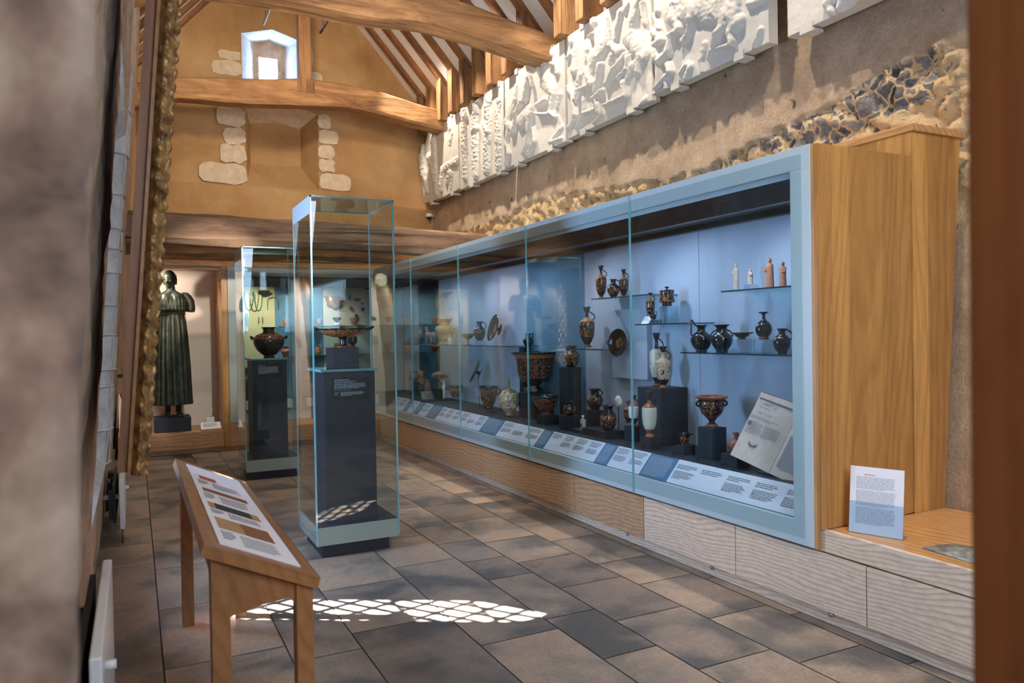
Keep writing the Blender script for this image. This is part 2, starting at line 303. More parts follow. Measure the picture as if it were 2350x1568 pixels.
# ------------------------------------------------------------------ mesh helpers
class MB:
    def __init__(s): s.v = []; s.f = []; s.mi = []; s.sm = []
    def add(s, vs, fs, mi=0, smooth=False):
        o = len(s.v); s.v += [tuple(v) for v in vs]
        for f in fs: s.f.append(tuple(i + o for i in f)); s.mi.append(mi); s.sm.append(smooth)
        return s
    def box(s, x0, x1, y0, y1, z0, z1, mi=0):
        if x0 > x1: x0, x1 = x1, x0
        if y0 > y1: y0, y1 = y1, y0
        if z0 > z1: z0, z1 = z1, z0
        v = [(x, y, z) for z in (z0, z1) for y in (y0, y1) for x in (x0, x1)]
        return s.add(v, [(0, 2, 3, 1), (4, 5, 7, 6), (0, 1, 5, 4), (2, 6, 7, 3), (0, 4, 6, 2), (1, 3, 7, 5)], mi)
    def prism(s, poly, d, mi=0):
        """poly: list of 3D points, extruded by vector d"""
        d = Vector(d); n = len(poly); P = [Vector(p) for p in poly]
        tri = tessellate_polygon([P])
        v = P + [p + d for p in P]
        f = [tuple(t) for t in tri] + [tuple(i + n for i in reversed(t)) for t in tri] + [(i, (i + 1) % n, (i + 1) % n + n, i + n) for i in range(n)]
        return s.add(v, f, mi)
    def tube(s, pts, rad, seg=8, mi=0, closed=False, cap=True, flatn=None):
        P = [Vector(p) for p in pts]; n = len(P)
        rs = rad if isinstance(rad, (list, tuple)) else [rad] * n
        rings = []; up = None
        for i, p in enumerate(P):
            if closed: t = (P[(i + 1) % n] - P[i - 1])
            else: t = (P[min(i + 1, n - 1)] - P[max(i - 1, 0)])
            t.normalize()
            if up is None:
                up = t.cross(Vector((0, 0, 1)))
                if up.length < 0.1: up = t.cross(Vector((0, 1, 0)))
                up.normalize()
            else:
                up = (up - t * up.dot(t)); up.normalize()
            w = t.cross(up)
            rings.append([p + (up * math.cos(a) + w * math.sin(a)) * rs[i] for a in [2 * math.pi * k / seg for k in range(seg)]])
        v = [q for rg in rings for q in rg]; f = []
        m = n if closed else n - 1
        for i in range(m):
            for k in range(seg):
                a = i * seg + k; b_ = i * seg + (k + 1) % seg; c = ((i + 1) % n) * seg + (k + 1) % seg; d = ((i + 1) % n) * seg + k
                f.append((a, b_, c, d))
        if cap and not closed:
            f.append(tuple(reversed(range(seg)))); f.append(tuple(range((n - 1) * seg, n * seg)))
        return s.add(v, f, mi, True)
    def lathe(s, prof, c=(0, 0, 0), seg=32, mats=None, ax=None, lobes=0, lobe_amp=0.0, lobe_z=(0, 0)):
        """prof: list of (r, z); mats(z, r) -> material index"""
        n = len(prof); v = []
        for (rr, z) in prof:
            for k in range(seg):
                a = 2 * math.pi * k / seg
                q = rr
                if lobes and lobe_z[0] < z < lobe_z[1]: q = rr * (1 + lobe_amp * abs(math.sin(lobes * a / 2)))
                v.append(Vector((q * math.cos(a), q * math.sin(a), z)))
        if ax is not None:
            R_ = Vector((0, 0, 1)).rotation_difference(Vector(ax)).to_matrix(); v = [R_ @ p for p in v]
        v = [p + Vector(c) for p in v]
        o = len(s.v); s.v += [tuple(p) for p in v]
        for i in range(n - 1):
            zc = (prof[i][1] + prof[i + 1][1]) / 2; inner = prof[i + 1][1] < prof[i][1] - 1e-6 and i > n * 0.4
            m = mats(zc, i / n) if mats else 0
            for k in range(seg):
                k2 = (k + 1) % seg
                s.f.append((o + i * seg + k, o + i * seg + k2, o + (i + 1) * seg + k2, o + (i + 1) * seg + k)); s.mi.append(m); s.sm.append(True)
        return s
    def build(s, name, mats, parent=None, smooth=None):
        if not isinstance(mats, (list, tuple)): mats = [mats]
        me = bpy.data.meshes.new(name)
        off = Vector((0, 0, 0)); p = parent
        while p is not None: off += Vector(p.location); p = p.parent
        me.from_pydata([tuple(Vector(q) - off) for q in s.v], [], s.f)
        for m in mats: me.materials.append(m)
        me.polygons.foreach_set('material_index', s.mi)
        me.polygons.foreach_set('use_smooth', s.sm if smooth is None else [smooth] * len(s.f))
        me.update()
        o = bpy.data.objects.new(name, me); COL.objects.link(o)
        if parent is not None: o.parent = parent
        return o
def tag(o, label=None, cat=None, group=None, kind=None):
    for k, v in (('label', label), ('category', cat), ('group', group), ('kind', kind)):
        if v: o[k] = v
    return o
def thing(name, loc, label, cat, group=None):
    o = bpy.data.objects.new(name, None); COL.objects.link(o); o.location = loc; o.empty_display_size = 0.05
    return tag(o, label, cat, group)
def bevel(o, w=0.004, seg=2):
    m = o.modifiers.new('bevel', 'BEVEL'); m.width = w; m.segments = seg; m.limit_method = 'ANGLE'; return o
def rebase(o):
    """put the origin of a single mesh thing at the middle of its base"""
    co = np.empty(len(o.data.vertices) * 3); o.data.vertices.foreach_get('co', co); co = co.reshape(-1, 3)
    c = (co.min(0) + co.max(0)) / 2; c[2] = co[:, 2].min(); co -= c
    o.data.vertices.foreach_set('co', co.ravel()); o.data.update()
    o.location = Vector(o.location) + Vector(c.tolist()); return o
def struct(name, mb, mats, parent=None, smooth=None):
    o = mb.build(name, mats, parent, smooth)
    if parent is None: o['kind'] = 'structure'
    return o
def textlines(mb, O_, U, V, w, h, n, mi, off, seed=0, fill=0.62, ragged=0.15, head=False):
    """rows of small printed words: O_ top-left corner, U along the line, V down the page"""
    rg = random.Random(seed); O_ = Vector(O_); U = Vector(U).normalized(); V = Vector(V).normalized(); off = Vector(off)
    for i in range(n):
        y0 = h * i / n; th = h / n * fill; x = 0.0
        end = w * (1 - ragged * rg.random()) if i < n - 1 else w * rg.uniform(0.4, 0.8)
        while x < end - 0.01 * w:
            l = min(w * rg.uniform(0.05, 0.16), end - x)
            p = O_ + U * x + V * y0 + off
            mb.add([p, p + U * l, p + U * l + V * th, p + V * th], [(0, 1, 2, 3)], mi)
            x += l + w * 0.018
        if head and i == 0: pass

# ================================================================== SETTING
XF = 2.95            # front plane of the long showcase
YF = 10.10           # front plane of the end showcase
GY = 11.05           # end (gable) wall
def wr(z): return 3.885 + 0.08 * z + 0.0      # leaning right wall
def wl(z): return -0.14 + 0.075 * (z - 1.45)  # leaning left wall
def roof(x): return 5.02 + 1.13 * (3.9 - x) if x > 2.05 else 5.02 + 1.13 * (x - 0.2)
# floor: rows of slabs between long joints
def floor():
    cols = [(-0.75, -0.33), (-0.33, 0.085), (0.085, 0.60), (0.60, 0.91), (0.91, 1.40), (1.40, 1.815), (1.815, 2.11), (2.11, 2.53), (2.53, 2.92), (2.92, 4.3)]
    cuts = {1: [5.34, 5.89, 6.7, 7.6, 8.3, 9.1, 9.7], 2: [2.9, 3.6, 4.4, 5.18, 5.89, 6.67, 7.3, 7.97, 8.45, 8.90, 9.42, 9.8], 3: [2.7, 3.4, 4.2, 4.9, 5.6, 6.1, 6.7, 7.2, 7.9, 8.6, 9.23, 9.7],
            4: [1.9, 2.7, 3.59, 4.26, 4.9, 5.5, 6.1, 6.8, 7.3, 8.0, 8.7, 9.4], 5: [1.7, 2.3, 3.16, 4.47, 5.1, 5.7, 6.4, 7.0, 7.7, 8.2, 8.9, 9.5], 6: [1.9, 2.77, 3.29, 3.97, 4.35, 4.81, 5.3, 5.95, 6.45, 7.1, 7.6, 8.4, 9.1, 9.6],
            7: [1.6, 2.0, 2.49, 3.10, 3.65, 4.18, 4.69, 5.32, 5.92, 6.43, 7.12, 7.7, 8.24, 8.8, 9.4], 8: [1.75, 2.33, 2.90, 3.48, 3.91, 4.49, 5.18, 5.79, 6.25, 6.84, 7.38, 8.1, 8.8, 9.5], 9: [1.6, 2.1, 2.74, 3.37, 4.13, 4.7, 5.6, 6.44, 7.2, 7.9, 8.8, 9.5]}
    mb = MB(); mb.box(-1.2, 4.4, -1.6, 11.2, -0.06, -0.004, 1); cols_att = [(0, 0, 0)] * 6
    g = 0.0035; rg = random.Random(3)
    fixed = {(7, 3.10): 0.05, (7, 3.65): 0.02, (4, 2.7): 0.1, (3, 4.9): 0.1}
    for ci, (a, b_) in enumerate(cols):
        ys = [-1.6, -0.9, -0.2, 0.5, 1.1] + cuts.get(ci, [2, 2.8, 3.6, 4.5, 5.3, 6.2, 7.1, 8, 9]) + [11.1]
        for y0, y1 in zip(ys[:-1], ys[1:]):
            mb.add([(a + g, y0 + g, 0), (b_ - g, y0 + g, 0), (b_ - g, y1 - g, 0), (a + g, y1 - g, 0)], [(0, 1, 2, 3)], 0)
            v = fixed.get((ci, y0), rg.random() ** 0.8)
            cols_att.append((v, rg.random(), rg.random()))
    o = struct('floor', mb, [M['floor'], M['grout']])
    at_ = o.data.color_attributes.new('tile', 'FLOAT_COLOR', 'CORNER')
    for p in o.data.polygons:
        c = cols_att[p.index]
        for li in p.loop_indices: at_.data[li].color = (*c, 1)
floor()
# right wall: grid pushed in and out, plaster above, rubble below and at the near end
def right_wall():
    ys = np.arange(0.9, 11.2, 0.026); zs = np.concatenate([np.arange(0.3, 2.2, 0.06), np.arange(2.2, 4.62, 0.024)])
    by = [0.9, 2.35, 2.66, 2.99, 3.41, 3.86, 4.33, 4.48, 4.94, 5.34, 6.15, 7.2, 7.9, 8.8, 10.2, 11.2]
    bz = [3.12, 3.10, 3.06, 3.03, 2.93, 2.87, 2.80, 2.74, 2.73, 2.75, 2.83, 2.95, 2.92, 2.86, 2.85, 2.85]
    vs = []; att = []; fl = []
    for z in zs:
        for y in ys:
            bd = np.interp(y, by, bz) + 0.035 * noise.noise(Vector((y * 3, 0, 7))) + 0.02 * noise.noise(Vector((y * 11, 3, 7)))
            m = min(1, max(0, (bd - z) / 0.012))
            if z < 1.95 and y < 3.3: m = 0.0
            p = Vector((y, z, 0.3))
            d = 0.012 * noise.noise(p * 2.2) + 0.004 * noise.noise(p * 14)
            if m > 0:
                q = Vector((y * 9 + 0.5 * noise.noise(p * 7), z * 10.5 + 0.5 * noise.noise(p * 8 + Vector((9, 0, 0))), 0))
                dd = noise.voronoi(q)[0]
                d += m * (0.04 - 0.08 * min(1.0, dd[0] * 1.1) + 0.03 * min(1, (dd[1] - dd[0])) + 0.018 * noise.noise(p * 30) - 0.02)
            vs.append((wr(z) - d, y, z)); att.append(m); fl.append(m * (1.0 if (bd - .30 + .05 * noise.noise(p * 3)) < z and 2.75 < y < 4.0 else (.75 if y < 4.7 and z > bd - .1 else 0.0) if y > 2.7 else .15))
    ny = len(ys); fs = []
    for i in range(len(zs) - 1):
        for j in range(ny - 1):
            a = i * ny + j; fs.append((a, a + ny, a + ny + 1, a + 1))
    mb = MB(); mb.add(vs, fs, 0, True)
    base = len(mb.v); mb.box(4.3, 4.6, -1.6, 11.2, -0.1, 4.62)
    o = struct('wall_right', mb, M['rubble'])
    a = o.data.attributes.new('rubble', 'FLOAT', 'POINT'); a.data.foreach_set('value', att + [0.0] * 8)
    a = o.data.attributes.new('flint', 'FLOAT', 'POINT'); a.data.foreach_set('value', fl + [0.0] * 8)
right_wall()
# end wall with its window splay and its niche (flat plaster, tessellated round the openings)
WINP = [(1.42, 4.95), (1.42, 5.67), (1.84, 5.79), (2.24, 5.68), (2.24, 4.95)]
NICH = [(1.45, 3.55), (1.45, 4.63), (1.93, 4.80), (2.45, 4.66), (2.45, 3.55)]
def end_wall():
    mb = MB(); out = [(-0.6, 0.0), (4.5, 0.0), (4.5, 4.75), (2.05, 7.45), (-0.7, 4.7)]
    loops = [[Vector((x, GY, z)) for x, z in L] for L in (out, WINP, NICH)]
    tri = tessellate_polygon(loops); flatv = [v for L in loops for v in L]
    mb.add(flatv, [tuple(t) for t in tri], 0)
    # niche: cheeks, sloping soffit, back
    nb = [(1.56, 3.68), (1.56, 4.52), (1.93, 4.58), (2.27, 4.52), (2.27, 3.68)]
    f3 = [(x, GY, z) for x, z in NICH]; b3 = [(x, GY + 0.36, z) for x, z in nb]
    mb.add(f3 + b3, [(i, (i + 1) % 5, (i + 1) % 5 + 5, i + 5) for i in (0, 3)] + [(5, 6, 7, 8, 9)], 0)
    mb.add(f3 + b3, [(i, (i + 1) % 5, (i + 1) % 5 + 5, i + 5) for i in (1, 2)], 1)
    mb.add([(1.45, GY, 3.55), (2.45, GY, 3.55), (2.27, GY + 0.36, 3.95), (1.56, GY + 0.36, 3.95)], [(0, 1, 2, 3)], 0)
    # window splay
    wb = [(1.68, 5.05), (1.68, 5.84), (1.90, 5.90), (2.14, 5.84), (2.14, 5.05)]
    f3 = [(x, GY, z) for x, z in WINP]; b3 = [(x, GY + 0.75, z) for x, z in wb]
    mb.add(f3 + b3, [(i, (i + 1) % 5, (i + 1) % 5 + 5, i + 5) for i in range(5)], 2)
    # stone surround of the little light
    y = GY + 0.75
    mb.box(1.60, 1.76, y, y + 0.2, 5.0, 6.0, 3); mb.box(2.03, 2.2, y, y + 0.2, 5.0, 6.0, 3); mb.box(1.76, 2.03, y, y + 0.2, 5.71, 6.0, 3); mb.box(1.6, 2.2, y, y + 0.2, 4.9, 5.19, 3)
    mb.box(1.76, 2.03, y + .0, y + .06, 5.64, 5.71, 3)
    mb.box(-0.6, 1.3, GY + 0.45, GY + 0.6, 0, 7.3, 0); mb.box(2.75, 4.35, GY + 0.45, GY + 0.6, 0, 7.3, 0)
    # offset of the lower wall
    mb.prism([(-0.3, GY - 0.13, 0.3), (3.12, GY - 0.13, 0.3), (3.12, GY - 0.13, 3.44), (1.5, GY - 0.13, 3.52), (-0.3, GY - 0.13, 3.53)], (0, 0.14, 0), 0)
    mb.prism([(3.12, GY - 0.11, 0.3), (4.2, GY - 0.11, 0.3), (4.2, GY - 0.11, 3.34), (3.12, GY - 0.11, 3.43)], (0, 0.12, 0), 0)
    o = struct('wall_back', mb, [M['ochre'], M['pale_stone'], M['reveal'], M['limestone']])
    def quoin(x0, x1, z0, z1, out_=0.022, mat_='pale_stone', cheek=0.0):
        q = MB(); rg = random.Random(int(x0 * 1000 + z0 * 77))
        pts = []
        for (a0, b0, a1, b1) in ((x0, z0, x1, z0), (x1, z0, x1, z1), (x1, z1, x0, z1), (x0, z1, x0, z0)):
            for k in range(4):
                t = k / 4; cx = 0.86 if k == 0 else 1.0
                px_ = a0 + (a1 - a0) * t + rg.uniform(-0.012, 0.012); pz = b0 + (b1 - b0) * t + rg.uniform(-0.012, 0.012)
                mx, mz = (x0 + x1) / 2, (z0 + z1) / 2
                pts.append((mx + (px_ - mx) * cx, GY - out_, mz + (pz - mz) * cx))
        q.prism(pts, (0, out_ + 0.05 + cheek, 0))
        b_ = bevel(q.build('quoin_stone', M[mat_], o), 0.012, 2)
    for a in ((1.07, 1.445, 4.36, 4.62), (1.15, 1.44, 4.12, 4.34), (1.10, 1.445, 3.86, 4.10), (0.84, 1.445, 3.56, 3.83)): quoin(*a)
    for a in ((2.455, 2.64, 4.46, 4.66), (2.455, 2.74, 4.24, 4.44), (2.455, 2.68, 4.03, 4.22), (2.455, 2.68, 3.83, 4.01), (2.46, 2.92, 3.57, 3.81)): quoin(*a)
    for a in ((1.12, 1.41, 5.28, 5.40), (1.02, 1.42, 5.06, 5.26), (2.26, 2.40, 5.32, 5.62), (2.26, 2.52, 5.06, 5.26), (2.40, 2.78, 4.86, 5.04), (2.82, 2.98, 4.84, 4.94)): quoin(*a, 0.012, 'pale_stone')
    w = MB(); w.box(1.76, 2.03, y + 0.08, y + 0.085, 5.19, 5.71)
    win = struct('window_1', w, M['pane'])
    l = MB()
    for k in range(-5, 8):
        for s_ in (1, -1):
            c0 = 1.89 + k * 0.11; pts = []
            for t in (-0.5, 0.5):
                pts.append((c0 + t * 0.52 * s_ * 0.75, 5.45 + t * 0.52))
            (ax, az), (bx, bz) = pts; n_ = 24; seg = []
            for i in range(n_ + 1):
                x = ax + (bx - ax) * i / n_; z = az + (bz - az) * i / n_
                if 1.76 <= x <= 2.03 and 5.19 <= z <= 5.71: seg.append((x, y + 0.075, z))
            if len(seg) > 1: l.tube([seg[0], seg[-1]], 0.005, 5)
    l.build('lead_lattice', M['dark'], win)
end_wall()
# roof slopes and the wall top
def roofs():
    mb = MB()
    mb.prism([(2.05, -1.6, roof(2.05) + 0.08), (4.45, -1.6, 5.02 + 1.13 * (3.9 - 4.45) + 0.08), (4.45, -1.6, 4.75), (2.05, -1.6, 7.5)], (0, 12.9, 0))
    mb.prism([(2.05, -1.6, roof(2.05) + 0.08), (-0.55, -1.6, roof(-0.55) + 0.08), (-0.55, -1.6, 4.7), (2.05, -1.6, 7.5)], (0, 12.9, 0))
    struct('ceiling', mb, M['white_plaster'])
roofs()
# left wall with a deep window bay of two lancets, camera side pier, rear wall behind the camera
WY0, WY1 = 4.25, 6.45
def left_wall():
    mb = MB(); z0, z1, zt = 0.5, 3.0, 5.2
    def front(y0, y1, za, zb, n=14, m_=12, seed=0.0):
        vs = []; fs = []
        for i in range(m_ + 1):
            z = za + (zb - za) * i / m_
            for j in range(n + 1):
                y = y0 + (y1 - y0) * j / n
                e = 0.0 if (i in (0, m_) or j in (0, n)) else 1.0
                p = Vector((y * 2.5, z * 2.5, seed)); vs.append((wl(z) + e * (0.022 * noise.noise(p) + 0.012 * noise.noise(p * 4)), y, z))
        for i in range(m_):
            for j in range(n):
                a = i * (n + 1) + j; fs.append((a, a + 1, a + n + 2, a + n + 1))
        mb.add(vs, fs, 0, True)
    front(1.15, WY0, 0, zt, 60, 80); front(WY1, 8.75, 0, zt, 50, 80); front(8.75, 11.1, 0, zt, 20, 40)
    front(WY0, WY1, 0, z0, 30, 10); front(WY0, WY1, z1, zt, 30, 30)
    G = -0.52
    # sloping sill, soffit, cheeks (far cheek splayed)
    yn, yf = 4.45, 6.2
    mb.add([(wl(z0), WY0, z0), (wl(z0), WY1, z0), (G, yf, 0.85), (G, yn, 0.85)], [(0, 1, 2, 3)], 1)
    mb.add([(wl(z1), WY0, z1), (wl(z1), WY1, z1), (G, yf, 2.6), (G, yn, 2.6)], [(3, 2, 1, 0)], 1)
    mb.add([(wl(z0), WY0, z0), (G, yn, 0.85), (G, yn, 2.6), (wl(z1), WY0, z1)], [(0, 1, 2, 3)], 1)
    mb.add([(wl(z0), WY1, z0), (G, yf, 0.85), (G, yf, 2.6), (wl(z1), WY1, z1)], [(3, 2, 1, 0)], 1)
    # inner wall with two pointed lights
    def lancet(c, w, zb, zs): 
        pts = [(c - w, zb), (c - w, zs)]
        for k in range(1, 6):
            a = math.pi - k * math.radians(60) / 5
            pts.append((c + w + 2 * w * math.cos(a), zs + 2 * w * math.sin(a)))
        pts += [(2 * c - p[0], p[1]) for p in reversed(pts[:-1])]
        return pts
    Ls = [lancet(4.82, 0.19, 0.87, 1.95)]
    out = [(yn - 0.3, 0.4), (yf + 0.3, 0.4), (yf + 0.3, 3.1), (yn - 0.3, 3.1)]
    loops = [[Vector((G, a, b_)) for a, b_ in L] for L in [out] + Ls]
    tri = tessellate_polygon(loops); fl = [v for L in loops for v in L]
    mb.add(fl, [tuple(t) for t in tri], 1); mb.add([v + Vector((-0.07, 0, 0)) for v in fl], [tuple(t) for t in tri], 1)
    for L in Ls:
        n = len(L); mb.add([(G, a, b_) for a, b_ in L] + [(G - 0.07, a, b_) for a, b_ in L], [(i, (i + 1) % n, (i + 1) % n + n, i + n) for i in range(n)], 1)
    # masonry behind, blocks stray light
    mb.box(-1.2, -0.62, -1.6, yn - 0.25, -0.1, 5.3, 0); mb.box(-1.2, -0.62, yf + 0.25, 11.2, -0.1, 5.3, 0)
    mb.box(-1.2, -0.59, yn - 0.3, yf + 0.3, -0.1, 0.6, 0); mb.box(-1.2, -0.59, yn - 0.3, yf + 0.3, 3.0, 5.3, 0)
    # pier beside the camera
    def px_(z): return -0.042 + 0.05 * (z - 1.45)
    n = 60; cz = [(-0.02), 0.42, 0.80, 1.13, 1.40, 1.60, 1.90, 2.2, 2.6, 3.2]
    vs = []; fs = []; k = 26
    for i in range(n * 2 + 1):
        z = 3.2 * i / (2 * n)
        jd = min(abs(z - q) for q in cz)
        for j in range(k + 1):
            t = j / k
            x = -0.6 + (px_(z) + 0.6) * t
            rec = 0.012 * max(0, 1 - jd / 0.012); p = Vector((x * 6, z * 6, 2.0))
            yy = 0.80 + rec + 0.012 * noise.noise(p) + 0.005 * noise.noise(p * 5)
            if t > 0.985: yy += 0.012
            vs.append((x + (0.006 * noise.noise(p * 2.0) - rec * 0.6 if t > 0.9 else 0), yy, z))
        for q, (dx, dy) in enumerate(((-0.006, 0.12), (-0.02, 0.37))):
            p = Vector((z * 5, q, 1.0)); vs.append((px_(z) + dx + 0.01 * noise.noise(p), 0.80 + dy, z))
    kk = k + 3
    for i in range(2 * n):
        for j in range(kk - 1):
            a = i * kk + j; fs.append((a, a + 1, a + kk + 1, a + kk))
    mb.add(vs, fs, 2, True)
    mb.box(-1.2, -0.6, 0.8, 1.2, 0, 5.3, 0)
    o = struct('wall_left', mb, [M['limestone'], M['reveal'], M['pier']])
    # dressed stones of the far jamb
    rg = random.Random(5); z = 0.5
    while z < 3.4:
        h = rg.uniform(0.12, 0.34); q = MB(); x = wl(z + h / 2)
        q.prism([(x + rg.uniform(0.0, 0.02), WY1 + 0.16, z), (x - 0.01, WY1 - 0.01, z), (x - 0.13, WY1 - 0.09 - rg.uniform(0, 0.02), z), (x - 0.13, WY1 + 0.1, z)], (0.07 * h, 0, h - 0.012))
        bevel(q.build('jamb_stone', M['reveal'], o), 0.01); z += h
    w = MB()
    for L in Ls:
        P = [Vector((G - 0.04, a, b_)) for a, b_ in L]; tri = tessellate_polygon([P]); w.add(P, [tuple(t) for t in tri])
    win = struct('window_2', w, M['pane'])
    l = MB(); import bisect
    def inside(L, y, z):
        c = False; n = len(L)
        for i in range(n):
            (a, b_), (c_, d) = L[i], L[i - 1]
            if (b_ > z) != (d > z) and y < (c_ - a) * (z - b_) / (d - b_) + a: c = not c
        return c
    for L, c in zip(Ls, (4.82,)):
        for k_ in range(-14, 30):
            for s_ in (1, -1):
                seg = []
                for i in range(200):
                    t = i / 199; yy = c - 0.19 + 0.38 * t; zz = 0.8 + k_ * 0.165 + s_ * 0.38 * t * 1.1
                    if inside(L, yy, zz): seg.append((G - 0.04, yy, zz))
                if len(seg) > 2: l.tube([seg[0], seg[-1]], 0.016, 6)
        l.tube([(G - 0.04, a, b_) for a, b_ in L], 0.012, 6, closed=True)
        for zb in (1.25, 1.65, 2.0): l.box(G - 0.05, G - 0.03, c - 0.18, c + 0.18, zb, zb + 0.012)
    l.build('lead_lattice', M['dark'], win)
left_wall()
mb = MB(); mb.box(-1.2, 4.6, -1.75, -1.6, -0.1, 7.6); struct('wall_front', mb, M['limestone'])

# ================================================================== ROOF TIMBERS
def subdiv_beam(name, prof, y0, y1, mat_, rnd=0.012, arris=0.03, seed=0):
    """prof: list of (x, zbottom, ztop); a hewn, slightly uneven beam across the room"""
    mb = MB(); vs = []; rg = random.Random(seed)
    xs = np.arange(prof[0][0], prof[-1][0] + 0.001, 0.09)
    for x in xs:
        zb = np.interp(x, [p[0] for p in prof], [p[1] for p in prof]); zt_ = np.interp(x, [p[0] for p in prof], [p[2] for p in prof])
        ring = [(y0 + arris, zb), (y0, zb + arris), (y0, (zb + zt_) / 2), (y0, zt_ - arris * .6), (y0 + arris * .6, zt_), (y1 - arris, zt_), (y1, zt_ - arris), (y1, zb + arris), (y1 - arris, zb)]
        for q, (y, z) in enumerate(ring):
            p = Vector((x * 1.3, q * 3.1, seed)); w = rnd * noise.noise(p) + rnd * 0.5 * noise.noise(p * 4)
            vs.append((x, y + w, z + w))
    k = 9; n = len(xs); fs = [(i * k + j, i * k + (j + 1) % k, (i + 1) * k + (j + 1) % k, (i + 1) * k + j) for i in range(n - 1) for j in range(k)]
    fs += [tuple(range(k)), tuple(reversed(range((n - 1) * k, n * k)))]
    mb.add(vs, fs); o = mb.build(name, M[mat_]); return rebase(o)
tieprof = [(-0.25, 4.10, 4.38), (0.53, 4.37, 4.62), (1.3, 4.39, 4.70), (2.05, 4.46, 4.80), (2.6, 4.50, 4.80), (3.06, 4.46, 4.76), (3.6, 4.38, 4.66), (4.2, 4.30, 4.56)]
tag(subdiv_beam('tie_beam', tieprof, 9.98, 10.26, 'oak_x', seed=1), 'cambered old oak tie beam below the small gable window, carrying the king post', 'beam')
o = subdiv_beam('tie_beam', [(a, b_ - 0.02 if a > 1.8 else b_ + 0.06, c - 0.02) for a, b_, c in tieprof], 6.9, 7.22, 'oak_x', seed=2)
tag(o, 'broad pale oak tie beam crossing the top of the picture, nearest overhead beam', 'beam')
tag(subdiv_beam('wall_beam', [(-0.3, 2.40, 2.60), (1.0, 2.39, 2.60), (2.2, 2.40, 2.60), (3.2, 2.39, 2.6), (4.15, 2.40, 2.6)], 9.5, 9.8, 'oak_x', 0.02, 0.04, seed=8),
    'brown split oak timber just above the end lintel, behind the grey beam', 'beam')
tag(subdiv_beam('wall_beam', [(-0.3, 2.47, 2.79), (1.0, 2.45, 2.80), (2.2, 2.47, 2.77), (3.2, 2.45, 2.76), (4.15, 2.47, 2.73)], 8.85, 9.2, 'oak_grey', 0.022, 0.07, seed=3),
    'long grey weathered beam running low across the room above the end display', 'beam')
mb = MB(); mb.box(1.995, 2.155, 10.0, 10.16, 4.76, 6.9); mb.box(1.96, 2.19, 9.975, 10.2, 4.62, 4.80)
tag(rebase(bevel(mb.build('king_post', M['oak_z']), 0.01)), 'upright dark oak king post standing on the rear tie beam beside the gable window', 'post')
mb = MB(); mb.box(1.995, 2.155, 6.95, 7.11, 4.74, 6.9)
tag(rebase(bevel(mb.build('king_post', M['oak_z']), 0.01)), 'dark oak king post on the nearest tie beam, out of sight above', 'post')
def sloped(name, ya, yb, side, t=0.13, mat_='oak_r'):
    mb = MB()
    if side > 0: a, b_ = (2.05, roof(2.05)), (4.35, 5.02 + 1.13 * (3.9 - 4.35))
    else: a, b_ = (2.05, roof(2.05)), (-0.45, roof(-0.45))
    mb.prism([(a[0], ya, a[1]), (b_[0], ya, b_[1]), (b_[0], ya, b_[1] + t + 0.04), (a[0], ya, a[1] + t + 0.04)], (0, yb - ya, 0))
    return rebase(mb.build(name, M[mat_]))
for k in range(22):
    ya = 10.68 - 0.415 * k
    has_post = not (6.8 < ya < 7.2)
    tag(sloped('roof_rafter', ya, ya + 0.115, 1), 'brown oak rafter rising from the relief side wall against white roof plaster', 'rafter', 'rafters of the right roof slope')
    if not has_post: continue
    post = MB(); post.prism([(3.9, ya, 4.448), (4.12, ya, 4.448), (4.12, ya, roof(4.12) + 0.02), (3.9, ya, roof(3.9) + 0.02)], (0, 0.14, 0))
    tag(rebase(bevel(post.build('ashlar_post', M['oak_z']), 0.008)), 'short upright oak post standing behind the row of white reliefs', 'post', 'short posts under the rafters')
for k in range(14):
    ya = 10.68 - 0.415 * k
    tag(sloped('roof_rafter', ya, ya + 0.115, -1), 'oak rafter of the window side roof slope, far upper left', 'rafter', 'rafters of the left roof slope')
mb = MB(); mb.box(4.09, 4.3, -1.5, GY, 4.36, 4.446); struct('trim_1', mb, M['oak_z'])
# light tracks
for i, (pxx, pyy, x_) in enumerate(((605, 55, None), (735, 75, None))):
    p = at(pxx, pyy, y=9.35); q = thing('light_track', (p.x, p.y, p.z), ('thin bright suspended light track left of the king post', 'thin dark suspended light track right of the king post')[i], 'light track')
    a = MB(); a.tube([(p.x, p.y, p.z), (p.x, 7.3, p.z)], 0.016, 8); a.build('track', M['chrome' if i == 0 else 'dark'], q)
    for yy in (9.2, 7.5):
        c = MB(); c.tube([(p.x, yy, p.z + 0.01), (p.x, yy, min(roof(p.x), 6.9))], 0.003, 5); c.build('hanging_wire', M['dark'], q)

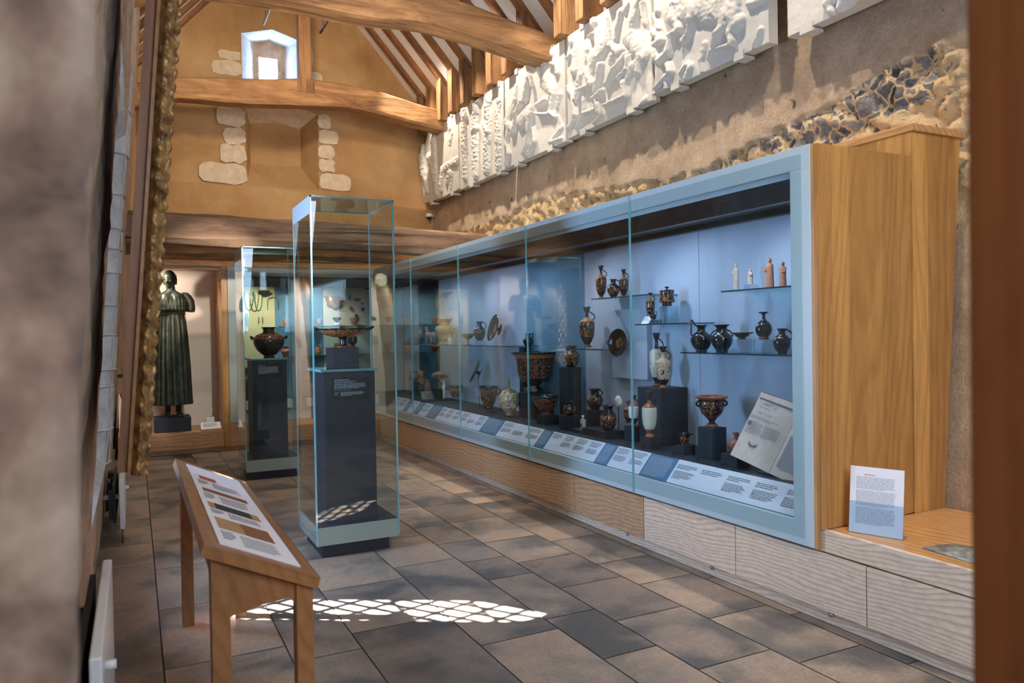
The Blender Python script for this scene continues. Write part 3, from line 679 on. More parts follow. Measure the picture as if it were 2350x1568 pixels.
# ================================================================== LONG SHOWCASE
SC = thing('long_showcase', (3.3, 6.0, 0.35), 'long wall showcase with a pale blue frame full of Greek pots', 'display case')
def ring_y(mb, x0, x1, y0, y1, z0, z1, oy0, oy1, oz0, oz1):
    """rectangular frame lying in a plane x = const"""
    mb.box(x0, x1, y0, y1, z0, oz0); mb.box(x0, x1, y0, y1, oz1, z1)
    if oy0 > y0: mb.box(x0, x1, y0, oy0, oz0, oz1)
    if oy1 < y1: mb.box(x0, x1, oy1, y1, oz0, oz1)
f = MB(); ring_y(f, XF, XF + 0.03, 2.613, YF + 0.03, 0.362, 2.339, 2.738, YF + 0.03, 0.48, 2.228)
bevel(f.build('frame', M['frame'], SC), 0.002)
g = MB()
seams = [2.66, 4.09, 5.56, 7.04, 8.50, YF]
for a, b_ in zip(seams[:-1], seams[1:]):
    p = MB(); p.box(XF - 0.011, XF - 0.002, a + 0.003, b_ - 0.003, 0.40, 2.30); p.build('glass_pane', M['glass'], SC)
    e = MB(); e.box(XF - 0.013, XF - 0.0005, a - 0.004, a + 0.004, 0.365, 2.335)
    if a > 2.7: e.build('glass_joint', M['edge'], SC)
ZD = 0.61   # deck of the case
d = MB(); d.prism([(3.125, 2.64, ZD), (3.63, 2.64, ZD), (3.63, 2.64, 0.40), (2.985, 2.64, 0.40), (2.985, 2.64, 0.44)], (0, 8.10, 0)); d.build('deck', M['navy'], SC)
e = MB(); e.box(2.982, 3.0, 2.7, 10.1, 0.455, 0.478); e.build('seal', M['black'], SC)
# back lining panels, pale and blue
def bl(a, b_, mat_):
    q = MB(); q.box(3.60, 3.62, a + 0.002, b_ - 0.002, ZD - 0.02, 2.17); q.build('back_panel', M[mat_], SC)
yb = lambda pxx: at(pxx, 700, x=3.6).y
Yp = [2.62, yb(1605), yb(1342), yb(1208), yb(1008), yb(960), 9.3, 10.75]
for (a, b_, m_) in zip(Yp[:-1], Yp[1:], ('panel', 'panel', 'panel_blue', 'panel', 'panel_blue', 'panel', 'lining_cream')): bl(a, b_, m_)
c = MB(); c.box(2.985, 3.63, 2.62, 10.75, 2.175, 2.20)
c.box(2.985, 3.02, 2.62, 10.6, 2.09, 2.175); c.box(3.55, 3.60, 2.62, 10.75, 2.14, 2.175)
c.build('lamp_ceiling', M['dark'], SC)
c = MB(); c.box(3.30, 3.36, 2.64, 10.6, 2.165, 2.175); c.build('lamp_rail', M['chrome'], SC)
c = MB(); c.box(2.985, 3.62, 2.60, 2.635, 0.42, 2.20); c.build('end_lining', M['panel'], SC)
c = MB(); c.box(2.985, 3.64, 2.62, 10.3, 2.20, 2.335); c.build('top_panel', M['frame'], SC)
# oak end of the case and the taller boxed pier
o = MB(); o.box(2.958, 3.64, 2.575, 2.60, 0.46, 2.335); o.box(2.952, 2.958, 2.578, 2.612, 0.36, 2.335)
tag(rebase(bevel(o.build('oak_gable_board', M['oak_up']), 0.002)), 'tall golden oak end panel closing the near end of the long showcase', 'panel')
t = thing('boxed_pier', (3.9, 2.9, 0.46), 'tall oak box against the leaning flint wall, taller than the showcase', 'boxing')
o = MB(); o.prism([(3.655, 2.575, 0.46), (3.90, 2.575, 0.46), (4.06, 2.575, 2.46), (3.655, 2.575, 2.46)], (0, 1.2, 0)); bevel(o.build('casing', M['oak_up'], t), 0.003)
o = MB(); o.box(3.63, 4.07, 2.55, 3.8, 2.462, 2.50); bevel(o.build('top_board', M['bench'], t), 0.003)
# bench at the near end
o = thing('oak_bench', (3.4, 1.6, 0.0), 'low oak bench shelf at the near end of the showcase, holding the notice', 'bench')
q = MB(); q.box(2.98, 3.915, -0.5, 2.572, 0.43, 0.459); bevel(q.build('bench_top', M['bench'], o), 0.002)
q = MB(); q.box(2.972, 3.0, -0.5, 2.60, 0.356, 0.4595); q.build('front_edge', M['ash'], o)
# base cabinet with flap fronts
cab = thing('base_cabinet', (3.3, 6.0, 0.0), 'row of pale ash cupboard fronts under the long showcase', 'cabinet')
q = MB(); q.box(3.0, 3.6, -0.5, 10.2, 0.002, 0.345); q.build('carcass', M['black'], cab)
sy = [-0.2, 0.64, 1.487, 2.337, 3.176, 4.018, 4.888, 5.751, 6.60, 7.452, 8.309, 9.16, 10.1]
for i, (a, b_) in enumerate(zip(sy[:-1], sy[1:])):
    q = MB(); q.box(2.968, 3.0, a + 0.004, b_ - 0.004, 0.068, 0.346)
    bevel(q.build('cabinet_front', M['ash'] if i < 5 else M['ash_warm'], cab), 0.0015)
    if i in (4, 5, 3):
        k = MB(); k.lathe([(0, 0), (0.012, 0), (0.012, 0.01), (0, 0.012)], (2.9915, a + 0.21, 0.052), 12, ax=(-1, 0, 0)); k.build('lock', M['chrome'], cab)
q = MB()
q.box(2.992, 3.0, -0.5, 10.13, 0.003, 0.062); q.build('kickboard', M['ash'], cab)
# printed panels on the sloping front of the deck
Ua = Vector((0, -1, 0)); Va = Vector((2.985 - 3.125, 0, 0.445 - 0.605)).normalized()
nrm = Vector((-0.16, 0, 0.14)).normalized() * 0.0025
def ypx(p): return at(p, 1100, x=2.985).y
spans = []
bott = [(2.70, ypx(1500), 'w'),]
cuts = [(2.70, 'w'), (at(1522, 1113, x=2.985).y, 'b'), (at(1459, 1092, x=2.985).y, 'w'), (at(1386, 1071, x=2.985).y, 'b'), (at(1356, 1062, x=2.985).y, 'w'), (at(1241, 1030, x=2.985).y, 'b'), (at(1219, 1022, x=2.985).y, 'w'),
        (at(1132, 999, x=2.985).y, 'b'), (at(1094, 990, x=2.985).y, 'w'), (at(993, 962, x=2.985).y, 'b'), (at(971, 955, x=2.985).y, 'w'), (at(954, 951, x=2.985).y, 'b'), (at(942, 948, x=2.985).y, 'w'), (at(929, 944, x=2.985).y, 'b'), (at(919, 941, x=2.985).y, 'w'), (at(888, 934, x=2.985).y, None)]
LW = ['large white printed panel under the open book, nearest end of the sloping desk', 'white printed panel between the two nearest blue panels', 'white panel of six text blocks below the round black jug', 'white printed panel below the big dark mixing bowl',
      'white printed panel with small line diagrams below the cream squat flask', 'narrow white panel, third from the far corner', 'narrow white panel, second from the far corner', 'far corner white panel of the sloping desk']
LB = ['nearest blue text panel with white lines beside the large white panel', 'second nearest blue text panel, below the small brown flask block', 'third blue text panel, below the small round black jug', 'blue text panel below the cream squat flask',
      'wide dark blue text panel below the mushroom shaped fragment', 'fourth blue panel, small and far along the desk', 'smallest far blue panel next to the far corner']
iw = ib = 0
for (a, kd), (b_, _) in zip(cuts[:-1], cuts[1:]):
    q = MB(); P0 = Vector((3.122, b_ - 0.001, 0.607)); hh = 0.2
    A = [Vector((3.122, a, 0.607)), Vector((3.122, b_, 0.607)), Vector((2.99, b_, 0.452)), Vector((2.99, a, 0.452))]
    q.prism([p + nrm * 0.2 for p in A], nrm * 1.0, 0)
    O_ = A[1] + nrm * 1.35; w = b_ - a; rg = random.Random(int(a * 100))
    if kd == 'b': textlines(q, O_ + Ua * 0.02 + Va * 0.016, Ua, Va, w - 0.05, 0.15, 15, 1, (0, 0, 0), int(a * 10), 0.38, 0.1)
    else:
        nb = max(1, int(w / 0.19)); cw = w / nb
        for c_ in range(nb):
            top = 0.014 + (0.0 if a > 3.2 else 0.02); hts = [0.05, 0.045] if a > 3.2 else [0.035, 0.06]
            yy = top
            for hb in hts:
                if nb > 1 and rg.random() < 0.12: yy += hb + 0.012; continue
                textlines(q, O_ + Ua * (0.02 + c_ * cw) + Va * yy, Ua, Va, cw - 0.045, hb, max(3, int(hb / 0.009)), 1, (0, 0, 0), rg.randint(0, 999), 0.42, 0.2); yy += hb + 0.012
    ob = q.build('text_panel', [M['label_white'] if kd == 'w' else M['label_blue'], M['ink'] if kd == 'w' else M['ink_light']])
    ob = rebase(ob)
    if kd == 'w': tag(ob, LW[min(iw, 7)], 'text panel', 'printed panels along the sloping desk'); iw += 1
    else: tag(ob, LB[min(ib, 6)], 'text panel', 'printed panels along the sloping desk'); ib += 1

# glass shelves of the long case (y range from image columns, height from image row)
def shelf(p0, p1, row, xf, rowpx):
    z = zat(on(rowpx, 1.4, x=xf), row)
    for _ in range(4): z = zat(on(rowpx, z, x=xf), row)
    a = on(p0, z, x=xf).y; b_ = on(p1, z, x=xf).y
    q = MB(); q.box(xf, 3.60, min(a, b_), max(a, b_), z - 0.010, z); o_ = q.build('glass_shelf', M['shelf'], SC)
    e = MB(); e.box(xf - 0.002, xf, min(a, b_), max(a, b_), z - 0.010, z); e.box(xf, 3.6, max(a, b_), max(a, b_) + 0.002, z - 0.01, z); e.build('shelf_edge', M['shelf_edge'], o_)
    return z
ZA = shelf(1357, 1487, 686, 3.33, 1357)
ZB = shelf(1457, 1577, 744, 3.36, 1457)
ZC = shelf(1562, 1850, 808, 3.33, 1562)
ZDD = shelf(1655, 1850, 668, 3.33, 1655)
ZE = shelf(1318, 1383, 801, 3.33, 1350)
ZF = shelf(925, 1175, 792, 3.30, 1055)

# ================================================================== POTS
LEK = [(0, 0), (.5, 0), (.56, .02), (.52, .05), (.3, .065), (.42, .10), (.66, .17), (.86, .26), (.96, .36), (1, .5), (1, .60), (.96, .635), (.78, .665), (.5, .70), (.28, .735), (.22, .79), (.22, .86), (.30, .885), (.42, .94), (.54, 1), (.46, 1), (.2, .93), (0, .92)]
JUG = [(0, 0), (.5, 0), (.56, .025), (.48, .05), (.66, .12), (.86, .24), (.99, .40), (1, .48), (.90, .60), (.66, .69), (.44, .75), (.37, .82), (.40, .90), (.60, 1), (.53, 1), (.3, .9), (0, .88)]
AMP = [(0, 0), (.5, 0), (.56, .03), (.5, .06), (.66, .13), (.88, .26), (1, .42), (.98, .52), (.84, .62), (.58, .69), (.48, .76), (.47, .86), (.56, .93), (.72, .97), (.72, 1), (.64, 1), (.4, .9), (0, .88)]
SQU = [(0, 0), (.5, 0), (.52, .03), (.7, .10), (.93, .25), (1, .42), (.94, .58), (.74, .71), (.56, .78), (.52, .86), (.62, .95), (.76, 1), (.68, 1), (.44, .9), (0, .88)]
BOWL = [(0, 0), (.45, 0), (.48, .06), (.42, .10), (.62, .25), (.82, .48), (.95, .78), (1, 1), (.96, 1), (.9, .78), (.7, .42), (0, .2)]
KYL = [(0, 0), (.36, 0), (.38, .05), (.16, .13), (.12, .3), (.13, .48), (.34, .54), (.68, .68), (.9, .86), (1, 1), (.975, 1), (.86, .88), (.6, .72), (0, .62)]
CUP = [(0, 0), (.42, 0), (.42, .18), (.34, .25), (.62, .38), (.88, .66), (1, 1), (.96, 1), (.8, .68), (0, .45)]
KRA = [(0, 0), (.40, 0), (.42, .08), (.40, .12), (.22, .15), (.20, .20), (.34, .25), (.56, .31), (.70, .42), (.74, .56), (.76, .74), (.80, .86), (.92, .95), (1, .975), (1, 1), (.93, 1), (.76, .9), (.66, .5), (0, .35)]
BEL = [(0, 0), (.38, 0), (.38, .06), (.34, .09), (.20, .12), (.18, .19), (.34, .28), (.60, .42), (.74, .58), (.79, .74), (.76, .84), (.78, .89), (.96, .94), (1, .96), (1, 1), (.92, 1), (.72, .9), (.6, .55), (0, .35)]
BOT = [(0, 0), (.6, 0), (.6, .07), (.52, .10), (.8, .17), (.98, .30), (1, .40), (.9, .52), (.62, .63), (.3, .70), (.2, .78), (.19, .88), (.3, .94), (.58, .955), (.58, 1), (.2, 1), (0, .99)]
PYX = [(0, 0), (.56, 0), (.6, .1), (.56, .16), (1, .20), (.92, .32), (.84, .5), (.86, .68), (.92, .78), (.9, .80), (0, .80)]
HYD = [(0, 0), (.36, 0), (.38, .03), (.30, .06), (.52, .13), (.80, .27), (.96, .42), (1, .52), (.985, .60), (.93, .68), (.80, .745), (.60, .79), (.44, .815), (.37, .85), (.36, .93), (.44, .98), (.47, 1), (.40, 1), (.28, .93), (0, .9)]
FLA = [(0, 0), (.34, 0), (.36, .05), (.3, .06), (.62, .14), (.92, .30), (1, .42), (.9, .56), (.6, .66), (.3, .70), (.14, .72), (.10, .80), (.09, 1), (.05, 1), (0, .98)]
GEO = [(0, 0), (.5, 0), (.52, .03), (.6, .12), (.82, .3), (1, .5), (.98, .6), (.86, .66), (.55, .70), (.5, .74), (.5, .84), (.62, .93), (.74, .96), (.74, 1), (.66, 1), (.42, .9), (0, .88)]
def bands(spec):
    """spec: [(ztop, material key), ...] -> key list and chooser (z relative to height)"""
    keys = []
    for _, k in spec:
        if k not in keys: keys.append(k)
    def ch(z, i=0):
        for zt_, k in spec:
            if z <= zt_: return keys.index(k)
        return keys.index(spec[-1][1])
    return keys, ch
def pot(name, cat, label, px, top, width, z, x, prof, spec, handles=(), group='pots in the long showcase', base=None, lobes=0, y=None, hm='k', tilt=None):
    """a turned pot standing at height z, found in image column px; top row and width in image pixels"""
    p = on(px, z, x=x) if y is None else on(px, z, y=y)
    h = zat(p, top) - z; rr_ = width * 0.5 * depth(p) / F
    t = thing(name, p, label, cat, group)
    keys, ch = bands(spec)
    b_ = MB()
    dense = []
    for (r0, z0), (r1, z1) in zip(prof[:-1], prof[1:]):
        k = max(1, int(abs(z1 - z0) / 0.045))
        for i in range(k): dense.append((r0 + (r1 - r0) * i / k, z0 + (z1 - z0) * i / k))
    dense.append(prof[-1])
    top_i = max(range(len(dense)), key=lambda i: dense[i][1]) / len(dense)
    b_.lathe([(a * rr_, c * h) for a, c in dense], p, 36, lambda zc, fr_: ch(zc / h), lobes=lobes, lobe_amp=0.06, lobe_z=(0.08 * h, 0.62 * h))
    b_.build('body', [M[k] for k in keys], t)
    R_, U_ = RIGHT, Vector((0, 0, 1))
    for hd in handles:
        kind, s_ = hd[0], hd[1]; m = MB(); D = R_ * s_
        if kind == 'v':      # vertical loop from shoulder z1 to neck z2, reach and thickness follow
            z1, r1, z2, r2, reach = hd[2:7]; pts = []
            for k in range(9):
                a = k / 8; rad = (r1 + (r2 - r1) * a) + reach * math.sin(math.pi * a) ** 0.8; zz = z1 + (z2 - z1) * a
                if len(hd) > 7 and not isinstance(hd[7], str): zz += hd[7] * math.sin(math.pi * min(1, a * 1.0)) ** 2 * (a > 0.3)
                pts.append(p + D * rad * rr_ + U_ * zz * h)
            m.tube(pts, 0.055 * rr_ + 0.0015, 8)
        elif kind == 'h':    # horizontal loop lifted outward at height z1
            z1, r1, reach, lift = hd[2:6]; pts = []; T = Vector((-R_.y, R_.x, 0))
            for k in range(11):
                a = -1 + 2 * k / 10; w_ = math.sqrt(max(0, 1 - a * a * 0.98))
                pts.append(p + D * (r1 + reach * w_) * rr_ + T * a * 0.28 * rr_ + U_ * (z1 + lift * w_) * h)
            m.tube(pts, 0.045 * rr_ + 0.0015, 8)
        m.build('handle', M[hd[-1] if isinstance(hd[-1], str) else hm], t)
    return t, p, h, rr_
LK = [(.055, 'o'), (.09, 'k'), (.24, 'k'), (.62, 'fig'), (.735, 'o'), (1, 'k')]
VR = ('v', 1, .62, .80, .90, .28, .38)
N = 'pot'
# top left shelf
pot('lekythos', 'vase', 'tall slim black and orange oil flask, leftmost on the upper shelf of three', 1380, 610, 25, ZA, 3.44, LEK, LK, [('v', 1, .66, .7, .88, .22, .55)])
pot('oinochoe', 'jug', 'small round black jug between the two slim flasks on the upper shelf', 1408, 641, 29, ZA, 3.40, JUG, [(.06, 'k'), (.2, 'k'), (.6, 'fig'), (1, 'k')], [('v', 1, .55, .85, .97, .45, .40, 0.03)])
pot('lekythos', 'vase', 'slim black and orange oil flask, rightmost on the upper shelf of three', 1432, 618, 22, ZA, 3.46, LEK, LK, [('v', 1, .66, .7, .88, .22, .55)])
# middle shelf
pot('lekythos', 'vase', 'slender orange necked oil flask above the small notice card', 1493, 672, 21, ZB + 0.055, 3.47, LEK, [(.07, 'o'), (.2, 'k'), (.64, 'fig'), (.86, 'o'), (1, 'k')], [('v', 1, .66, .7, .88, .22, .5)])
pot('juglet', 'jug', 'tiny black juglet with a looped handle in front of the orange necked flask', 1499, 716, 16, ZB + 0.028, 3.40, JUG, [(1, 'k')], [('v', 1, .5, .8, 1.0, .4, .5, 0.25)])
t_, p_, h_, r_ = pot('pyxis', 'lidded box', 'black waisted lidded box with a mushroom knob on a clear block', 1531, 657, 37, ZB + 0.125, 3.46, PYX, [(.2, 'k'), (.72, 'fig'), (1, 'k')])
m = MB(); m.lathe([(0.92 * r_, h_ * .74), (0.92 * r_, h_ * .78), (.5 * r_, h_ * .82), (.1 * r_, h_ * .84), (.1 * r_, h_ * .89), (.3 * r_, h_ * .93), (.26 * r_, h_ * .97), (0, h_)], p_, 24); m.build('lid', M['k'], t_)
# shelf of black glazed pots
pot('ribbed_jug', 'jug', 'ribbed black jug with a tall looped handle on its left', 1610, 746, 47, ZC, 3.45, JUG, [(1, 'k')], [('v', -1, .58, .85, .97, .35, .35, 0.42)], lobes=28)
pot('olpe', 'jar', 'round black jar with a wide neck and side handles beside the ribbed jug', 1657, 745, 49, ZC, 3.44, AMP, [(1, 'k')], [('v', 1, .52, .86, .82, .42, .34), ('v', -1, .52, .86, .82, .42, .34)])
pot('stemless_cup', 'cup', 'shallow black two handled cup raised on a clear stand', 1703, 763, 40, ZC + 0.085, 3.43, CUP, [(1, 'k')], [('h', 1, .85, .85, .42, .1), ('h', -1, .85, .85, .42, .1)])
pot('globular_bottle', 'bottle', 'round black bottle with a narrow neck and flat disc rim', 1753, 716, 38, ZC + 0.085, 3.43, BOT, [(.1, 'br'), (1, 'k')])
pot('trefoil_jug', 'jug', 'small black jug with a pinched mouth beside the case edge', 1795, 754, 40, ZC, 3.42, JUG, [(1, 'k')], [('v', 1, .52, .9, .96, .42, .5, 0.05)])
# shelf with one tall flask
pot('lekythos', 'vase', 'largest black oil flask with an orange figure, alone on its small glass shelf', 1348, 704, 35, ZE + 0.008, 3.42, LEK, [(.05, 'br'), (.26, 'k'), (.62, 'fig'), (.73, 'o'), (1, 'k')], [('v', 1, .66, .7, .88, .22, .55)])
# far shelf
pot('scroll_amphora', 'vase', 'buff jar painted with red scrolls, tallest on the far left shelf', 1022, 732, 47, ZF + 0.03, 3.44, GEO, [(.1, 'o'), (.3, 'buff'), (.62, 'geo'), (.7, 'o'), (1, 'br')])
pot('stemmed_cup', 'cup', 'olive glazed cup on a tall stem on the far left shelf', 1074, 766, 32, ZF, 3.42, [(0, 0), (.4, 0), (.4, .05), (.14, .1), (.12, .45), (.4, .55), (.85, .78), (1, 1), (.95, 1), (.7, .78), (0, .62)], [(1, 'green')])
pot('oinochoe', 'jug', 'orange bodied jug with black neck and high handle on a clear block', 1101, 738, 28, ZF + 0.045, 3.42, JUG, [(.07, 'br'), (.62, 'fig2'), (1, 'k')], [('v', 1, .6, .7, .97, .4, .5, 0.05)])
pot('small_bowl', 'bowl', 'small red clay bowl at the far end of the left shelf', 938, 772, 16, ZF, 3.44, BOWL, [(1, 'terr')])
pot('small_bowl', 'bowl', 'small dark striped cup beside the red bowl on the far shelf', 957, 774, 18, ZF, 3.42, BOWL, [(1, 'geo')])
pot('small_jar', 'jar', 'little banded jar behind the clay animal on the far shelf', 967, 752, 13, ZF + 0.07, 3.50, AMP, [(1, 'geo')])
pot('small_jug', 'jug', 'tiny cream juglet in front of the scroll painted jar', 1032, 770, 9, ZF, 3.36, JUG, [(1, 'cream')])
# blocks: (front corner column, left column, right column, top row, height above deck) -> box
def block(label, pc, pl, pr, row, x0, zb=ZD, name='display_block', g='dark display blocks', cat='block', mat_='navy', h=None):
    """pc: image column of the near front corner at x0; pl: far end of the room side; pr: end of the near side"""
    z = zb + (h or 0.1)
    for _ in range(6):
        c = on(pc, z, x=x0)
        if h is None: z = zat(c, row)
    if h is not None: c = on(pc, zb + h, x=x0)
    l = on(pl, z, x=x0); rgt = on(pr, z, y=c.y)
    q = MB(); q.box(x0, max(rgt.x, x0 + 0.02), c.y, max(l.y, c.y + 0.02), zb, z)
    o_ = rebase(bevel(q.build(name, M[mat_]), 0.002)); tag(o_, label, cat, g)
    return z, x0, c.y, rgt.x, l.y
zB1, *_ = block('largest dark block, carrying the two white oil flasks', 1517, 1463, 1590, 893, 3.36)
zB2, *_ = block('dark block under the big two handled mixing bowl', 1633, 1601, 1667, 984, 3.26)
zB3, *_ = block('low dark block under the cream white ground flask', 1491, 1469, 1518, 1007, 3.19)
zB4, *_ = block('low dark block under the little two handled cup', 1570, 1550, 1595, 1025, 3.24)
zB5, *_ = block('low dark block under the small brown flask', 1691, 1654, 1722, 1047, 3.20)
zB6, *_ = block('tall dark block under the round black jug beside the big krater', 1302, 1283, 1334, 844, 3.40)
zB7, *_ = block('low dark block in front, under the little round jug', 1303, 1283, 1333, 956, 3.22)
zB8, *_ = block('dark block under the black jug left of the figured jar', 1365, 1346, 1388, 944, 3.34)
zB9, *_ = block('dark block under the white banded small flask', 1452, 1432, 1468, 980, 3.30)
zB10, *_ = block('low wide dark step under the squat figured jar', 1390, 1335, 1432, 992, 3.22)
zB11, *_ = block('broad dark block below the great mixing bowl', 1224, 1190, 1272, 905, 3.38)
zB12, *_ = block('low dark block under the red bowl with dancing figures', 1248, 1232, 1283, 955, 3.24)
zB13, *_ = block('small dark block under the mushroom shaped fragment', 1005, 996, 1018, 878, 3.44)
zB14, *_ = block('small dark block at the far end under the striped pot', 955, 946, 962, 876, 3.42)
zB15, *_ = block('small dark block under the clay seated figure, far end', 972, 964, 980, 884, 3.40)
zBk, bx, by_, bxx, byy = block('tall narrow dark pillar behind the great mixing bowl', 1200, 1191, 1233, 797, 3.50)
pot('white_lekythos', 'vase', 'tall white ground oil flask with dark neck, left on the largest block', 1508, 764, 33, zB1, 3.50, LEK, [(.05, 'br'), (.18, 'k'), (.62, 'wg'), (.7, 'cream'), (1, 'k')], [('v', 1, .68, .62, .90, .22, .5)])
pot('white_lekythos', 'vase', 'tan ground oil flask with a black tree drawing, right on the largest block', 1523, 795, 35, zB1, 3.42, LEK, [(.06, 'br'), (.2, 'k'), (.6, 'wg2'), (.7, 'buff'), (.86, 'buff'), (1, 'k')], [('v', 1, .68, .62, .90, .22, .5)])
pot('cream_lekythos', 'vase', 'cream oil flask with red shoulder on the low front block', 1491, 896, 34, zB3, 3.24, LEK, [(.06, 'terr'), (.18, 'br'), (.64, 'cream'), (.72, 'br'), (.8, 'br'), (1, 'k')], [('v', 1, .68, .62, .88, .22, .4)])
pot('white_lekythos', 'vase', 'small flask with a broad plain white band beside the glass joint', 1455, 907, 24, zB9, 3.34, LEK, [(.07, 'br'), (.24, 'k'), (.64, 'paper'), (.84, 'o'), (1, 'k')], [('v', 1, .66, .62, .88, .22, .5)])
pot('brown_flask', 'vase', 'brown and black flask half hidden behind the white banded flask', 1442, 920, 22, zB9, 3.42, LEK, [(.2, 'k'), (.6, 'fig2'), (1, 'br')])
pot('bell_krater', 'vase', 'two handled mixing bowl with a wide lip on the square dark block', 1634, 909, 73, zB2, 3.33, BEL, [(.09, 'br'), (.3, 'k'), (.82, 'fig'), (.9, 'k'), (1, 'br')], [('v', 1, .66, .76, .86, .74, .22), ('v', -1, .66, .76, .86, .74, .22)])
pot('brown_flask', 'vase', 'small round brown flask with a narrow neck beside the open book', 1689, 992, 38, zB5, 3.28, [(0, 0), (.5, 0), (.55, .03), (.75, .1), (.98, .26), (1, .36), (.88, .5), (.55, .6), (.24, .66), (.22, .84), (.36, .92), (.38, 1), (.3, 1), (0, .9)], [(1, 'br')], [('v', 1, .52, .7, .86, .24, .42, 'br')])
pot('small_cup', 'cup', 'little black two handled cup on its low block', 1571, 994, 29, zB4, 3.29, BOWL, [(.75, 'fig'), (1, 'k')], [('h', 1, .85, .9, .4, .05), ('h', -1, .85, .9, .4, .05)])
pot('black_jug', 'jug', 'round shiny black jug on the tall block beside the big krater', 1311, 794, 40, zB6, 3.47, SQU, [(.1, 'k'), (.7, 'fig'), (1, 'k')])
pot('little_jug', 'jug', 'little round jug with an orange picture on the low front block', 1307, 921, 29, zB7, 3.27, SQU, [(.15, 'k'), (.62, 'fig'), (1, 'k')])
pot('neck_jug', 'jug', 'black jug with a neck and a single round handle left of the figured jar', 1366, 892, 39, zB8, 3.40, AMP, [(.3, 'k'), (.6, 'fig'), (1, 'k')], [('v', 1, .66, .6, .93, .5, .34)])
pot('figured_jar', 'jar', 'squat black jar with pale line figures in front of the stone fragment', 1396, 930, 39, zB10, 3.28, SQU, [(.15, 'k'), (.66, 'fig'), (1, 'k')])
pot('great_krater', 'vase', 'biggest pot, a dark figured mixing bowl with a wide flaring lip', 1228, 808, 108, zB11, 3.46, KRA, [(.26, 'k'), (.34, 'k'), (.84, 'fig'), (.93, 'o'), (1, 'k')])
pot('red_skyphos', 'bowl', 'red figured deep bowl below the great krater', 1253, 908, 62, zB12, 3.32, [(0, 0), (.35, 0), (.36, .05), (.28, .1), (.52, .24), (.8, .5), (.95, .78), (1, .92), (1, 1), (.96, 1), (.9, .8), (.7, .5), (0, .25)], [(.1, 'br'), (.86, 'fig2'), (1, 'k')])
pot('kyathos', 'jug', 'small black jug with a very tall handle on the narrow dark pillar', 1212, 766, 24, zBk, 3.55, JUG, [(1, 'k')], [('v', 1, .55, .7, 1.0, .4, .4, 0.25)])
pot('cream_flask', 'vase', 'round cream and olive flask with a thin spout left of the great krater', 1169, 868, 50, ZD + 0.012, 3.30, FLA, [(.6, 'wg2'), (1, 'green')])
pot('skyphos', 'cup', 'deep red and black cup with a side handle left of the cream flask', 1122, 886, 45, ZD + 0.03, 3.34, BOWL, [(.12, 'k'), (.9, 'fig2'), (1, 'k')], [('v', 1, .6, .9, .9, .95, .3)])
pot('far_bowl', 'bowl', 'red and black bowl on the deck below the mushroom shaped fragment', 1046, 885, 36, ZD + 0.06, 3.42, BOWL, [(.85, 'geo'), (1, 'k')])
pot('striped_pot', 'jar', 'striped buff pot on a small block at the far end', 951, 852, 25, zB14, 3.45, SQU, [(1, 'geo')])
pot('far_jar', 'jar', 'dim little jar low at the far end of the deck', 982, 873, 16, ZD + 0.03, 3.40, SQU, [(1, 'br')])
# tilted dishes shown face on
def dish(label, px, py, x, w, face, spin, mats_, handles=True, name='tilted_kylix'):
    p = at(px, py, x=x); R0 = w * 0.5 * depth(p) / F; t = thing(name, p, label, 'dish', 'tilted dishes in the long showcase')
    ax = Vector(face).normalized(); m = MB()
    keys, ch = bands(mats_)
    prof = [(0, 0), (.3, 0), (.34, -.0), (.62, .03), (.86, .1), (1, .22), (.985, .235), (.84, .13), (.6, .055), (0, .03)]
    m2 = [(0.0, 0)]
    q = MB(); pr = [(0, .03), (.16, .031), (.32, .034), (.36, .036), (.6, .055), (.84, .13), (.985, .235), (1, .22), (.86, .1), (.62, .03), (.3, 0), (0, 0)]
    q.lathe([(a * R0, b_ * R0) for a, b_ in pr], p, 40, lambda zc, fr_: (1 if fr_ < 0.2 else 0), ax=ax); q.build('bowl', [M[mats_[0][1]], M[mats_[1][1]]], t)
    s_ = MB(); s_.lathe([(0.42 * R0, -.34 * R0), (.42 * R0, -.31 * R0), (.12 * R0, -.26 * R0), (.12 * R0, 0), (0, 0)], p, 24, ax=ax); s_.build('foot', M['k'], t)
    if handles:
        Tn = ax.cross(Vector((0, 0, 1))).normalized()
        for s2 in (1, -1):
            h2 = MB(); pts = []
            for k in range(9):
                a = -1 + k / 4; w_ = math.sqrt(max(0, 1 - a * a * .98)); pts.append(p + ax * 0.14 * R0 + Tn * s2 * (0.92 + 0.33 * w_) * R0 + Vector((0, 0, 1)) * a * 0.17 * R0)
            h2.tube(pts, 0.035 * R0, 7); h2.build('handle', M['br' if s2 < 0 else 'k'], t)
    st = MB(); st.tube([p - ax * 0.05 * R0, Vector((3.598, p.y, p.z - 0.02))] if p.z > 1.1 else [p - ax * 0.1 * R0, Vector((p.x + 0.03, p.y, ZD))], 0.004, 6); st.build('wire_mount', M['chrome'], t)
    return t
dish('black dish hung face out with an orange round picture in its middle', 1422, 787, 3.50, 64, (-1, -0.12, 0.1), 0, [(1, 'k'), (1, 'fig2')])
dish('big dark plate standing on edge at the right end of the far left shelf', 1137, 754, 3.48, 64, (-0.88, 0.12, 0.25), 0, [(1, 'k'), (1, 'br')], False, 'standing_plate')
dish('olive black cup tipped on its side on a thin rod, below the far shelf', 1094, 854, 3.40, 56, (-0.8, 0.35, 0.4), 0, [(1, 'green'), (1, 'br')])
